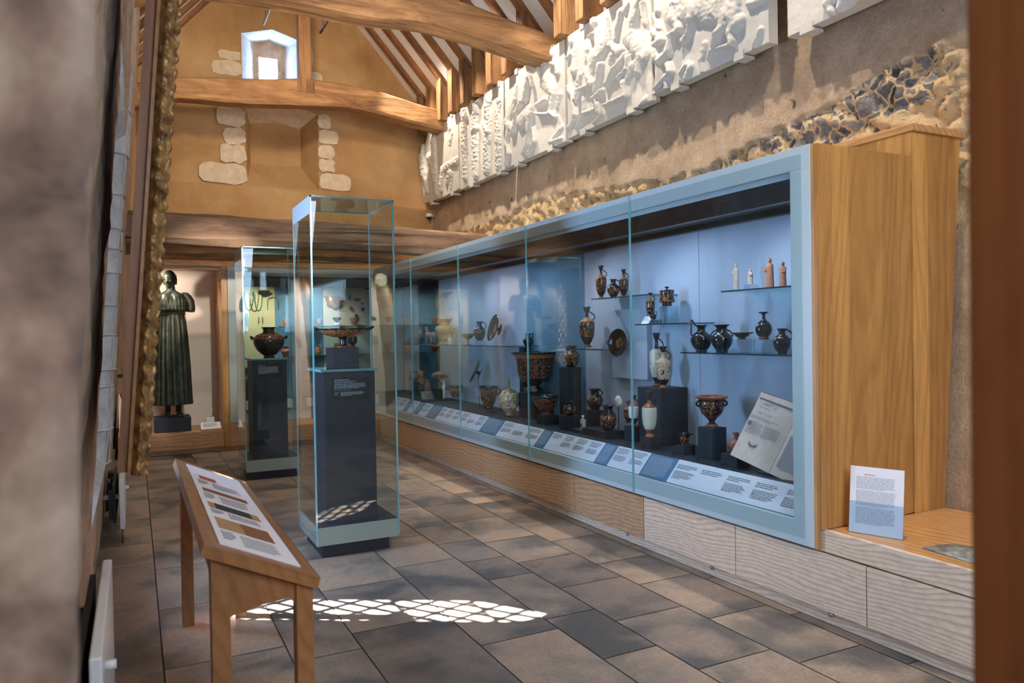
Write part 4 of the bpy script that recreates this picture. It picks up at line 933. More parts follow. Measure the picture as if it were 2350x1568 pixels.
# stands, cards and other little things of the case
def clear(label, px, z0, h, w, x, d=None):
    p = on(px, z0, x=x); wy = w * depth(p) / F / 1.25; q = MB(); q.box(x - 0.04, x + 0.06, p.y - wy / 2, p.y + wy / 2, z0, z0 + h)
    tag(rebase(q.build('acrylic_block', M['acrylic'])), label, 'stand', 'clear stands')
clear('clear block under the black lidded box', 1533, ZB, 0.125, 36, 3.45)
clear('clear stand under the shallow black cup', 1703, ZC, 0.085, 44, 3.42); clear('clear stand under the round disc rimmed bottle', 1753, ZC, 0.085, 38, 3.42)
clear('clear block under the orange bodied jug', 1101, ZF, 0.045, 24, 3.41); clear('small clear block under the orange necked flask', 1494, ZB, 0.055, 14, 3.47)
clear('clear cube beside the pinched mouth jug, at the case edge', 1812, ZC, 0.05, 14, 3.38); clear('small clear block under the tiny juglet', 1499, ZB, 0.028, 14, 3.39)
clear('thin clear slab under the scroll painted jar', 1022, ZF, 0.03, 28, 3.43)
q = MB(); c = on(1481, ZB, x=3.38); q.prism([(3.37, c.y + 0.04, ZB), (3.37, c.y - 0.05, ZB), (3.41, c.y - 0.05, ZB + 0.055), (3.41, c.y + 0.04, ZB + 0.055)], (0.004, 0, 0), 0)
textlines(q, (3.3695 + 0.025, c.y + 0.03, ZB + 0.043), (0, -1, 0), (-0.04, 0, -0.055), 0.06, 0.03, 4, 1, (-0.0035, 0, 0.002), 5, 0.3)
tag(rebase(q.build('notice_card', [M['paper'], M['ink']])), 'small white notice card on the middle glass shelf', 'card')
q = MB(); a = on(1409, 1.5, x=3.575); b_ = on(1490, 1.5, x=3.575); zt_ = zat(a, 712); zb_ = zat(a, 866); q.box(3.55, 3.598, b_.y, a.y, zb_, zt_)
tag(rebase(bevel(q.build('backing_board', M['panel']), 0.003)), 'raised pale backing board behind the dish with the orange round picture', 'board')
pts6 = [1440, 1475, 1548, 1602, 1655]
for i, pxx in enumerate(pts6):
    c = on(pxx, ZD, x=3.17); q = MB(); q.lathe([(0, 0), (.012, 0), (.012, .028), (.010, .028), (.010, .004), (0, .004)], c, 14)
    tag(rebase(q.build('number_stand', M['acrylic'])), 'tiny clear number stand at the front edge of the dark deck', 'stand', 'tiny clear number stands')
# stone fragment on a rod, mushroom fragment, small bottle
def lump(name, label, cat, p, rx, rz, mat_, x=None, seed=0, flat_=0.4, rod=None, g=None, ax=None):
    t = thing(name, Vector((p.x, p.y, rod)) if rod is not None else p, label, cat, g); vs = []; fs = []; n, m_ = 14, 20
    for i in range(n + 1):
        th = math.pi * i / n
        for j in range(m_):
            ph = 2 * math.pi * j / m_; d = Vector((math.sin(th) * math.cos(ph), math.sin(th) * math.sin(ph), math.cos(th)))
            k = 1 + 0.28 * noise.noise(d * 1.6 + Vector((seed, 0, 0))) + 0.1 * noise.noise(d * 5)
            vs.append(p + Vector((d.x * rx * flat_ * k, d.y * rx * k, d.z * rz * k)))
    fs = [(i * m_ + j, (i + 1) * m_ + j, (i + 1) * m_ + (j + 1) % m_, i * m_ + (j + 1) % m_) for i in range(n) for j in range(m_)]
    q = MB(); q.add(vs, fs, 0, True); q.build('fragment', M[mat_], t)
    if rod is not None: k = MB(); k.tube([p, (p.x, p.y, rod)], 0.004, 6); k.build('rod', M['dark'], t)
    return t
lump('pot_fragment', 'pale broken pot fragment with dark marks held on a thin rod', 'fragment', at(1419, 922, x=3.42), 0.05, 0.045, 'wg', seed=3, rod=ZD)
t = thing('clay_fragment', on(1008, zB13, x=3.46), 'mushroom shaped clay fragment tilted on a thin rod', 'fragment'); c = at(1008, 860, x=3.46)
q = MB(); q.lathe([(0, .035), (.04, .03), (.09, .008), (.115, -.03), (.105, -.03), (.08, 0), (0, .02)], c, 28, ax=(0.1, 0.25, 1)); q.build('cap', M['terr'], t)
q = MB(); q.tube([c + Vector((0, 0, .02)), (c.x, c.y, zB13)], 0.004, 6); q.build('rod', M['dark'], t)
c = on(1338, ZD + 0.03, x=3.26); t = thing('label_bottle', c, 'little square white bottle with a dark label on the deck', 'bottle')
q = MB(); q.box(c.x - .016, c.x + .016, c.y - .016, c.y + .016, c.z, c.z + .085); q.box(c.x - .018, c.x - .016, c.y - .01, c.y + .01, c.z + .02, c.z + .05, 1); bevel(q.build('body', [M['cream'], M['black']], t), 0.002)
q = MB(); q.lathe([(.007, 0), (.007, .015), (.011, .016), (.011, .03), (0, .03)], c + Vector((0, 0, .085)), 16); q.build('cap', M['paper'], t)
q = MB(); q.box(3.21, 3.32, on(1350, ZD, x=3.26).y, on(1322, ZD, x=3.26).y, ZD, ZD + 0.03); tag(rebase(q.build('display_block', M['navy'])), 'thin dark slab under the little square white bottle', 'block', 'dark display blocks')
# figurines
def figurine(label, px, top, w, z, x, mat_, seed, turn=0.0):
    p = on(px, z, x=x); h = zat(p, top) - z; W_ = w * 0.5 * depth(p) / F; vs = []; n, m_ = 46, 24
    pr = [(0, .9), (.03, .98), (.3, .92), (.5, 1.0), (.66, 1.0), (.74, .95), (.79, .72), (.815, .34), (.835, .32), (.86, .46), (.91, .52), (.96, .42), (1, .0)]
    for i in range(n + 1):
        s_ = i / n; rr_ = np.interp(s_, [a for a, _ in pr], [b_ for _, b_ in pr])
        for j in range(m_):
            ph = 2 * math.pi * j / m_; k = 1.0
            if s_ < 0.76: k = 1 + 0.05 * math.sin(9 * ph + 5 * s_ + seed) + 0.08 * math.sin(ph * 2 + seed + s_ * 6)
            dep = 0.62 if s_ < 0.8 else 0.95
            if s_ > 0.84 and abs(ph - math.pi) < 0.5: k += 0.12 * (1 - abs(ph - math.pi) / 0.5) * max(0, 1 - abs(s_ - 0.9) / 0.04)
            vs.append(p + Vector((math.cos(ph) * rr_ * W_ * dep * k, math.sin(ph) * rr_ * W_ * k * (1 if s_ < .8 else .85), s_ * h)))
    fs = [(i * m_ + j, i * m_ + (j + 1) % m_, (i + 1) * m_ + (j + 1) % m_, (i + 1) * m_ + j) for i in range(n) for j in range(m_)] + [tuple(reversed(range(m_)))]
    t = thing('figurine', p, label, 'figurine', 'terracotta figurines'); q = MB(); q.add(vs, fs, 0, True); q.build('figure', M[mat_], t)
    a = MB(); s2 = 1 if seed % 2 else -1
    a.tube([p + Vector((-.1 * W_, s2 * .85 * W_, .74 * h)), p + Vector((-.5 * W_, s2 * 1.1 * W_, .58 * h)), p + Vector((-.7 * W_, s2 * .2 * W_, .56 * h))], [.26 * W_, .24 * W_, .14 * W_], 10); a.build('arm', M[mat_], t)
figurine('pale upright clay figurine, leftmost on the top right shelf', 1689, 603, 15, ZDD, 3.42, 'paleterr', 1)
figurine('smallest pale clay figurine on the top right shelf', 1722, 617, 14, ZDD + 0.03, 3.42, 'paleterr', 2)
figurine('tallest reddish clay figurine wrapped in a cloak', 1767, 592, 21, ZDD, 3.42, 'terr', 3)
figurine('orange red clay figurine beside the case edge, rightmost of the row', 1797, 600, 18, ZDD, 3.42, 'terr', 4)
clear('tiny clear stand under the smallest figurine', 1722, ZDD, 0.03, 12, 3.40)
figurine('tiny white clay figurine beside the dark block of the mushroom fragment', 1019, 873, 9, ZD + 0.03, 3.40, 'paper', 5)
figurine('dark seated clay figure on a block at the far end', 968, 852, 15, zB15, 3.44, 'br', 6)
# clay animal
c = on(988, ZF + 0.01, x=3.42); t = thing('clay_animal', c, 'reddish clay horse standing on the far left shelf', 'animal figure')
q = MB(); A = lambda dy, dz, dx=0: c + Vector((dx, dy, dz))
q.tube([A(-.14, .09), A(-.1, .105), A(0, .10), A(.1, .105), A(.13, .10)], [.012, .04, .036, .042, .02], 12)
q.tube([A(.1, .11), A(.14, .16), A(.15, .20), A(.19, .19)], [.03, .022, .02, .012], 10)
q.build('body', M['terr'], t)
for dy in (-.09, .1):
    for dx in (-.02, .02): l = MB(); l.tube([A(dy, .09, dx), A(dy, .04, dx), A(dy, -.009, dx)], [.016, .011, .012], 8); l.build('leg', M['terr'], t)
# open book
def book():
    c = at(1770, 1083, x=3.24); sp0 = Vector((3.19, on(1768, ZD + 0.02, x=3.19).y, ZD + 0.012))
    # spine rises from sp0; left page runs away from the camera (up the deck), right page towards the case end
    up = Vector((0.42, 0.02, 0.9)).normalized()
    up = Vector((0.40, -0.16, 0.80)).normalized()
    ldir = Vector((0.0, 0.9, 0.26)).normalized(); ldir = (ldir - up * ldir.dot(up)).normalized()
    rdir = Vector((0.28, -0.95, 0.04)).normalized(); rdir = (rdir - up * rdir.dot(up)).normalized()
    H_, W_ = 0.42, 0.30
    t = thing('open_book', sp0, 'large open antique book leaning upright at the near end of the case', 'book')
    for nm, D, sgn in (('left_pages', ldir, 1), ('right_pages', rdir, -1)):
        n_ = (D.cross(up)).normalized()
        if n_.x > 0: n_ = -n_
        q = MB(); vs = []
        K_ = 10
        for i in range(K_ + 1):
            s_ = i / K_; lift = 0.018 * math.sin(math.pi * min(1, s_ * 1.3)) * (1 - s_ * 0.5)
            for v_ in (0, 1):
                for th in (0, 1): vs.append(sp0 + D * W_ * s_ + up * H_ * v_ + n_ * ((0.018 + lift) * th))
        fs = []
        for i in range(K_):
            a = i * 4
            fs += [(a + 1, a + 5, a + 7, a + 3), (a, a + 2, a + 6, a + 4), (a, a + 4, a + 5, a + 1), (a + 2, a + 3, a + 7, a + 6)]
        fs += [(0, 1, 3, 2), (K_ * 4, K_ * 4 + 2, K_ * 4 + 3, K_ * 4 + 1)]
        q.add(vs, fs, 0)
        T = sp0 + up * H_ + n_ * 0.036
        if sgn > 0:
            far = T + D * W_ * 0.92; U_ = -D; V_ = -up
            q.add([far + V_ * .035, far + V_ * .035 + U_ * .25, far + V_ * .045 + U_ * .25, far + V_ * .045], [(0, 1, 2, 3)], 1)
            textlines(q, far + U_ * .03 + V_ * .086, U_, V_, .17, .006, 1, 1, (0, 0, 0), 1, .5); textlines(q, far + U_ * .0 + V_ * .150, U_, V_, .24, .018, 2, 1, (0, 0, 0), 2, .3)
            q.add([far + V_ * .185, far + V_ * .185 + U_ * .028, far + V_ * .213 + U_ * .028, far + V_ * .213], [(0, 1, 2, 3)], 1)
            textlines(q, far + U_ * .034 + V_ * .185, U_, V_, .08, .03, 4, 1, (0, 0, 0), 3, .3, 0.02); textlines(q, far + V_ * .217, U_, V_, .114, .045, 6, 1, (0, 0, 0), 4, .3, 0.02); textlines(q, far + U_ * .125 + V_ * .185, U_, V_, .115, .078, 10, 1, (0, 0, 0), 5, .3, 0.02)
            for k in range(14):
                a_ = math.pi * k / 13; cc_ = far + U_ * (.10 - .028 * math.cos(a_)) + V_ * (.315 + .014 * math.sin(a_))
                q.add([cc_, cc_ + U_ * .005, cc_ + U_ * .005 - V_ * .014, cc_ - V_ * .014], [(0, 1, 2, 3)], 1)
        else:
            o2 = T + D * 0.03; q.add([o2 - up * .18, o2 - up * .18 + D * .2, o2 - up * .37 + D * .2, o2 - up * .37], [(0, 1, 2, 3)], 2)
        pg = q.build(nm, [M['oldpaper'], M['ink'], M['ink_grey']], t)
        if sgn > 0:
            for txt, vv, uu, sz in (('PARTIE', .075, .05, .022), ('ARTICLE I.', .130, .035, .020)):
                cd = bpy.data.curves.new('heading', 'FONT'); cd.body = txt; cd.size = sz; cd.space_character = 1.5; cd.materials.append(M['ink'])
                fo0 = bpy.data.objects.new('heading', cd); me_ = bpy.data.meshes.new_from_object(fo0); bpy.data.objects.remove(fo0)
                fo = bpy.data.objects.new('heading', me_); COL.objects.link(fo); fo.parent = pg
                X_ = -D; Y_ = up; Z_ = X_.cross(Y_); P_ = T + D * W_ * .92 + (-D) * uu - up * vv + n_ * .004 - sp0
                if Z_.dot(n_) < 0: pass
                fo.matrix_local = Matrix(((X_.x, Y_.x, Z_.x, P_.x), (X_.y, Y_.y, Z_.y, P_.y), (X_.z, Y_.z, Z_.z, P_.z), (0, 0, 0, 1)))
        cv = MB(); cv.prism([sp0 + n_ * -.006, sp0 + D * (W_ + .008) + n_ * -.006, sp0 + D * (W_ + .008) + up * (H_ + .008) + n_ * -.006, sp0 + up * (H_ + .008) + n_ * -.006], n_ * .005); cv.build('cover', M['br'], t)
    k = MB(); k.box(3.185, 3.42, sp0.y - .12, sp0.y + .1, ZD, ZD + 0.012); tag(rebase(k.build('acrylic_block', M['acrylic'])), 'low clear rest under the spine of the open book', 'stand', 'clear stands')
book()

# ================================================================== FREESTANDING GLASS CASES
def glass_case(x0, y0, label, lab_text, block_):
    w, d_ = 0.555, 0.585; t = thing('glass_case', (x0 + w / 2, y0 + d_ / 2, 0), label, 'display case', None)
    q = MB(); q.box(x0 + .045, x0 + w - .06, y0 + .045, y0 + d_ - .06, 0.001, .085); q.build('plinth', M['plinth'], t)
    q = MB(); q.box(x0 + .006, x0 + w - .006, y0 + .006, y0 + d_ - .006, .085, .203); bevel(q.build('base', M['frame_grey'], t), .001)
    q = MB(); q.box(x0 + .012, x0 + w - .012, y0 + .012, y0 + d_ - .012, .203, .206); q.build('deck', M['plinth'], t)
    T = 2.344; g_ = 0.010
    for nm, b_ in (('front', (x0 + g_, x0 + w - g_, y0, y0 + .004)), ('rear', (x0 + g_, x0 + w - g_, y0 + d_ - .004, y0 + d_)), ('l', (x0, x0 + .004, y0 + g_, y0 + d_ - g_)), ('r', (x0 + w - .004, x0 + w, y0 + g_, y0 + d_ - g_))):
        q = MB(); q.box(b_[0], b_[1], b_[2], b_[3], .09, T); q.build('glass_pane', M['glass'], t)
    q = MB(); q.box(x0 + g_, x0 + w - g_, y0 + g_, y0 + d_ - g_, T - .008, T); q.build('glass_pane', M['glass'], t)
    for cx_, cy_ in ((x0, y0), (x0 + w - g_, y0), (x0, y0 + d_ - g_), (x0 + w - g_, y0 + d_ - g_)):
        s_ = g_ if cy_ == y0 else g_ * .45
        q = MB(); q.box(cx_, cx_ + s_, cy_, cy_ + s_, .09, T); q.build('glass_edge', M['edge'], t)
    q = MB()
    q.box(x0, x0 + w, y0, y0 + .004, T - .010, T + .001); q.box(x0, x0 + w, y0 + d_ - .004, y0 + d_, T - .010, T + .001)
    q.box(x0, x0 + .004, y0, y0 + d_, T - .010, T + .001); q.box(x0 + w - .004, x0 + w, y0, y0 + d_, T - .010, T + .001); q.build('top_edge', M['edge'], t)
    q = MB(); q.box(x0 - .001, x0 + .003, y0 + .011, y0 + d_ - .008, T - .115, T - .001); q.build('enamel_band', M['frame'], t)
    px0, px1, py0, py1 = x0 + .085, x0 + .425, y0 + .075, y0 + .435
    q = MB(); q.box(px0, px1, py0, py1, .206, 1.205); bevel(q.build('pedestal', M['plinth'], t), .001)
    q = MB(); q.box(px0 - .025, px1 + .008, py0 - .03, py1 + .02, 1.205, 1.222); pt = q.build('top_plate', M['shelf'], t)
    q = MB(); q.box(px0 - .027, px1 + .01, py0 - .032, py0 - .03, 1.205, 1.222); q.box(px0 - .027, px0 - .025, py0 - .03, py1 + .02, 1.205, 1.222); q.build('plate_edge', M['edge'], pt)
    q = MB(); q.box(px0 + .05, px1 - .04, py0 - .003, py0 - .0005, 1.015, 1.165)
    if lab_text > 1:
        textlines(q, (px0 + .066, py0 - .0035, 1.152), (1, 0, 0), (0, 0, -1), .20, .008, 1, 1, (0, 0, 0), 4, .6, 0)
        textlines(q, (px0 + .066, py0 - .0035, 1.140), (1, 0, 0), (0, 0, -1), .16, .014, 2, 1, (0, 0, 0), 5, .35)
        textlines(q, (px0 + .066, py0 - .0035, 1.124), (1, 0, 0), (0, 0, -1), .215, .036, 5, 1, (0, 0, 0), 6, .35, .05)
        textlines(q, (px0 + .066, py0 - .0035, 1.082), (1, 0, 0), (0, 0, -1), .20, .004, 1, 1, (0, 0, 0), 7, .4)
        textlines(q, (px0 + .066, py0 - .0035, 1.066), (1, 0, 0), (0, 0, -1), .03, .022, 2, 1, (0, 0, 0), 8, .3); textlines(q, (px0 + .106, py0 - .0035, 1.068), (1, 0, 0), (0, 0, -1), .16, .028, 4, 1, (0, 0, 0), 9, .4)
    else:
        textlines(q, (px0 + .06, py0 - .0035, 1.150), (1, 0, 0), (0, 0, -1), .16, .008, 1, 1, (0, 0, 0), 14, .6, 0)
        textlines(q, (px0 + .06, py0 - .0035, 1.134), (1, 0, 0), (0, 0, -1), .20, .075, 9, 1, (0, 0, 0), 16, .35, .05)
    q.build('caption_plate', [M['black'], M['ink_light']], t)
    return px0, px1, py0, py1
a = glass_case(1.018, 4.863, 'nearer tall glass case with a dark pedestal holding the wide footed cup', 2, True)
glass_case(0.970, 7.868, 'farther tall glass case with a dark pedestal holding the round black water jar', 1, False)
q = MB(); q.box(1.187, 1.365, 5.04, 5.24, 1.2225, 1.36); tag(rebase(bevel(q.build('display_block', M['plinth']), .001)), 'square dark block lifting the wide footed cup in the nearer glass case', 'block')
# the wide kylix
KYW = [(0, 0), (.27, 0), (.275, .05), (.2, .08), (.14, .13), (.12, .3), (.12, .46), (.2, .52), (.42, .56), (.70, .66), (.90, .80), (1, .97), (1.0, 1), (.985, 1), (.88, .83), (.6, .68), (0, .58)]
pot('wide_kylix', 'cup', 'wide shallow footed cup with spiral and palmette painting in the nearer case', 788, 754, 113, 1.36, 1.276, KYW, [(.07, 'br'), (.5, 'k'), (.56, 'k'), (.93, 'spiral'), (1, 'k')],
    [('h', 1, .90, .96, .26, .16), ('h', -1, .90, .96, .26, .16)], group=None, y=5.14)
pot('hydria', 'vase', 'round black water jar with a red shoulder scene in the farther case', 618, 751, 69, 1.2225, 1.2, HYD, [(.05, 'k'), (.62, 'k'), (.80, 'fig2'), (1, 'k')],
    [('h', 1, .58, .98, .22, .12), ('h', -1, .58, .98, .22, .12)], group=None, y=8.10)

# ================================================================== END SHOWCASE, ALCOVE
ES = thing('end_showcase', (2.0, 10.4, 0.0), 'end wall showcase with a pale grey frame, necklaces and small pots', 'display case')
q = MB(); y0, y1 = YF, YF + .03
q.box(1.067, XF - .002, y0, y1, .35, .455); q.box(1.067, XF - .002, y0, y1, 2.22, 2.335); q.box(1.067, 1.25, y0, y1, .455, 2.22); bevel(q.build('frame', M['frame_grey'], ES), .001)
q = MB(); q.box(1.2, XF - .014, y0 - .008, y0 - .001, .42, 2.26); q.build('glass_pane', M['glass'], ES)
q = MB(); q.box(XF - .012, XF, y0 - .012, y0, .36, 2.335); q.build('corner_post', M['enamel'], ES)
q = MB(); q.prism([(1.25, 10.24, .60), (1.25, 10.8, .60), (1.25, 10.8, .40), (1.25, 10.13, .40), (1.25, 10.13, .43)], (1.73, 0, 0)); q.build('deck', M['navy'], ES)
def epanel(a, b_, mat_, yy=10.76):
    q = MB(); q.box(a + .002, b_ - .002, yy, yy + .02, .58, 2.17); q.build('back_panel', M[mat_], ES)
ex = lambda p_: at(p_, 760, y=10.76).x
for a, b_, m_ in ((1.2, ex(632), 'lining_yellow'), (ex(632), ex(742), 'panel_blue'), (ex(742), 3.60, 'lining_cream')): epanel(a, b_, m_)
q = MB(); q.box(1.2, 2.98, 10.13, 10.78, 2.17, 2.2); q.box(1.2, 2.98, 10.135, 10.16, 2.09, 2.17); q.box(1.2, 3.5, 10.72, 10.76, 2.12, 2.17); q.build('lamp_ceiling', M['black'], ES)
q = MB(); q.box(1.2, 1.225, 10.13, 10.78, .4, 2.2); q.build('end_lining', M['panel_blue'], ES)
def eshelf(row, a, b_):
    z = zat(on(760, 1.4, y=10.5), row)
    q = MB(); q.box(a, b_, 10.5, 10.76, z - .01, z); s_ = q.build('glass_shelf', M['shelf'], ES)
    q = MB(); q.box(a, b_, 10.498, 10.5, z - .01, z); q.build('shelf_edge', M['navy'], s_); return z
Z1 = eshelf(748, ex(632), 3.0); Z2 = eshelf(815, ex(640), 3.0)
q = MB(); q.box(-0.05, 3.55, YF - .01, 10.9, 2.335, 2.44); q.box(-0.05, 3.3, YF - .03, 10.0 + .08, 2.42, 2.445); tag(rebase(bevel(q.build('oak_lintel', M['ash_x']), .002)), 'long oak lintel board running above the alcove and the end showcase', 'lintel')
AL = thing('statue_alcove', (.4, 10.4, 0.0), 'oak lined alcove with a cream back wall where the statue stands', 'alcove')
q = MB(); q.box(-.2, .99, 10.88, 10.90, .27, 2.333); q.build('back_lining', M['lining_cream'], AL)
q = MB(); q.box(.99, 1.062, YF - .005, 10.90, .065, 2.333); bevel(q.build('side_board', M['oak_up'], AL), .001)
q = MB(); q.box(-.2, .99, YF - .005, 10.88, .235, .27); bevel(q.build('base_board', M['ash_x'], AL), .001)
q = MB(); q.box(-.2, .985, YF - .005, YF + .02, .062, .2345); q.build('front_board', M['ash_x'], AL)
q = MB(); q.box(-.2, .99, YF + .02, YF + .04, 2.29, 2.335); q.build('head_board', M['ash_x'], AL)
BC = thing('end_base_cabinet', (2.0, 10.3, 0), 'oak cupboard front under the end showcase', 'cabinet')
q = MB(); q.box(1.066, 3.0, YF + .005, YF + .03, .062, .347); q.build('cabinet_front', M['ash_x'], BC)
q = MB(); q.box(-.2, 3.0, YF + .045, YF + .055, .003, .06); q.build('kickboard', M['ash_x'], BC)
# small things in the end showcase
def epot(nm, label, px, top, w, z, prof, spec, y=10.60, cat='pot'): pot(nm, cat, label, px, top, w, z, 0, prof, spec, group='small pots in the end showcase', y=y)
epot('small_cup', 'small red clay cup alone on the blue lined upper shelf', 654, 732, 16, Z1, BOWL, [(1, 'terr')])
epot('pale_cup', 'small pale clay cup at the left of the upper shelf', 731, 732, 15, Z1, BOWL, [(1, 'paleterr')])
epot('black_cup', 'little black cup on a white drum on the upper shelf', 773, 729, 20, Z1 + .045, CUP, [(1, 'k')])
q = MB(); c = on(773, Z1, y=10.6); q.lathe([(0, 0), (.045, 0), (.045, .044), (0, .044)], c, 20); tag(rebase(q.build('white_drum', M['paper'])), 'white drum under the little black cup', 'stand')
epot('broken_cup', 'broken red cup at the right of the upper shelf', 814, 729, 22, Z1, BOWL, [(1, 'terr')])
epot('banded_jar', 'banded jar on the lower blue lined shelf', 655, 794, 22, Z2, GEO, [(.4, 'br'), (.6, 'geo'), (1, 'br')])
epot('striped_jar', 'striped squat jar at the left of the lower shelf', 730, 792, 16, Z2, SQU, [(.4, 'geo'), (1, 'br')])
epot('small_jar', 'small brown bowl beside the foot of the wide cup, lower shelf', 776, 788, 18, Z2, BOWL, [(1, 'br')])
epot('dark_stack', 'two dark lumps stacked on the lower shelf', 810, 772, 22, Z2, [(0, 0), (.9, 0), (1, .3), (.7, .42), (.3, .5), (.7, .58), (1, .7), (.9, 1), (0, 1)], [(1, 'k')])
epot('yellow_jar', 'yellow handled jar low on the left of the end showcase', 567, 843, 24, .61, GEO, [(.3, 'br'), (.8, 'green'), (1, 'br')], 10.5)
epot('pale_bowl', 'low pale bowl on the deck of the end showcase', 705, 880, 24, .61, BOWL, [(1, 'paleterr')], 10.5)
epot('round_pot', 'round painted pot low between the two glass cases', 705, 851, 22, .72, SQU, [(1, 'geo')], 10.55)
c = at(771, 693, y=10.68); t = thing('painted_sherd', c, 'large curved sherd with a painted spiral, top of the end showcase', 'fragment')
q = MB(); vs = []; n, m_ = 14, 18; outl = lambda s_: 0.115 + .012 * math.sin(5 * s_)
for i in range(n + 1):
    for j in range(m_ + 1):
        u_ = -1 + 2 * j / m_; v_ = -1 + 2 * i / n; wv = 0.15 * (0.80 + .20 * v_) + (.01 * math.sin(9 * v_))
        vs.append(c + Vector((u_ * wv, .05 * u_ * u_ + .02 * v_ * v_, v_ * .082 + .008 * math.sin(6 * u_))))
f_ = [(i * (m_ + 1) + j, i * (m_ + 1) + j + 1, (i + 1) * (m_ + 1) + j + 1, (i + 1) * (m_ + 1) + j) for i in range(n) for j in range(m_)]
q.add(vs, f_, 0, True); o = q.build('sherd', M['swirl'], t); so = o.modifiers.new('thick', 'SOLIDIFY'); so.thickness = .012
q = MB(); rr_ = [(math.cos(a) * (.006 + .0042 * a), math.sin(a) * (.006 + .0042 * a)) for a in [k * .35 for k in range(52)]]
q.tube([c + Vector((.045 + x_, -.005, z_)) for x_, z_ in rr_ if abs(z_) < .08], .0035, 5); q.build('painted_spiral', M['br'], t)
for i, (a, b_, w_, h_, mt) in enumerate(((803, 683, .014, .035, 'k'), (820, 688, .05, .025, 'o'), (833, 710, .028, .03, 'navy'), (805, 708, .03, .03, 'o'), (818, 726, .022, .035, 'navy'), (832, 697, .02, .018, 'terr'))):
    lump('sherd', ('small upright black sherd', 'long curved orange sherd', 'dark pointed sherd', 'round orange sherd', 'dark flat sherd', 'tiny red sherd')[i] + ' among the fragments right of the painted spiral', 'fragment', at(a, b_, y=10.72), w_, h_, mt, seed=i, flat_=1.0, g='small sherds in the end showcase').scale = (1, .3, 1)
for i, (a, top, w_, h_) in enumerate(((571, 668, 20, .26), (583, 664, 20, .30), (593, 676, 16, .22), (626, 692, 24, .16))):
    c = at(a, top, y=10.745); t = thing('bead_necklace', c, ('left string of green beads on the straw lining', 'longest string of green beads on the straw lining', 'double looped bead string below the dark bowl', 'short arched bead string, rightmost')[i], 'necklace', 'bead necklaces in the end showcase')
    W_ = w_ * .5 * depth(c) / F; q = MB(); P_ = [c + Vector((W_ * math.cos(k * math.pi / 22 + math.pi), 0, -h_ * math.sin(k * math.pi / 22) ** .8)) for k in range(23)] if i < 3 else [c + Vector((W_ * math.cos(k * math.pi / 14), 0, h_ * .35 * math.sin(k * math.pi / 14) - (.12 if k in (0, 14) else 0))) for k in range(15)]
    q.tube(P_, [.004 + .004 * (k % 2) for k in range(len(P_))], 6); q.build('beads', M['green' if i % 2 else 'bead'], t)
epot('dark_bowl', 'dark shallow bowl mounted high on the straw lining', 607, 667, 26, at(607, 674, y=10.64).z, CUP, [(1, 'navy')], 10.64)
c = at(566, 735, y=10.7); figurine_ = MB(); figurine_.lathe([(0, -.09), (.018, -.085), (.026, .02), (.022, .05), (.014, .06), (.02, .08), (0, .1)], c, 14); tag(rebase(figurine_.build('glazed_figurine', M['bead'])), 'small green glazed figurine on the straw lining', 'figurine')
for a in (594, 603):
    c = at(a, 735, y=10.74); q = MB(); q.tube([c + Vector((0, 0, .045)), c - Vector((0, 0, .045))], .007, 7); tag(rebase(q.build('bronze_pin', M['green'])), ('left' if a == 594 else 'right') + ' one of two small upright dark pins on the straw lining', 'pin')
for i, (a, b_) in enumerate(((556, 585), (655, 672), (705, 735), (840, 870), (880, 905))):
    xa, xb = on(a, .5, y=10.2).x, on(b_, .5, y=10.2).x; q = MB()
    if xb > 2.94: xa, xb = xa, min(xb, 3.1)
    q.prism([(xa, 10.145, .445), (xb, 10.145, .445), (xb, 10.235, .61), (xa, 10.235, .61)], (0, .004, 0))
    textlines(q, (xa + .01, 10.230, .602), (1, 0, 0), (0, -.09, -.165), xb - xa - .03, .12, 9, 1, (0, -.002, .001), i, .35)
    tag(rebase(q.build('text_panel', [M['label_white'], M['ink_grey']])), ('left white text panel in the end showcase, by the straw lining', 'white text panel between the two glass cases', 'white text panel left of the nearer case pedestal', 'white text panel right of the nearer case pedestal', 'white text panel in the far corner of the room')[i], 'text panel')
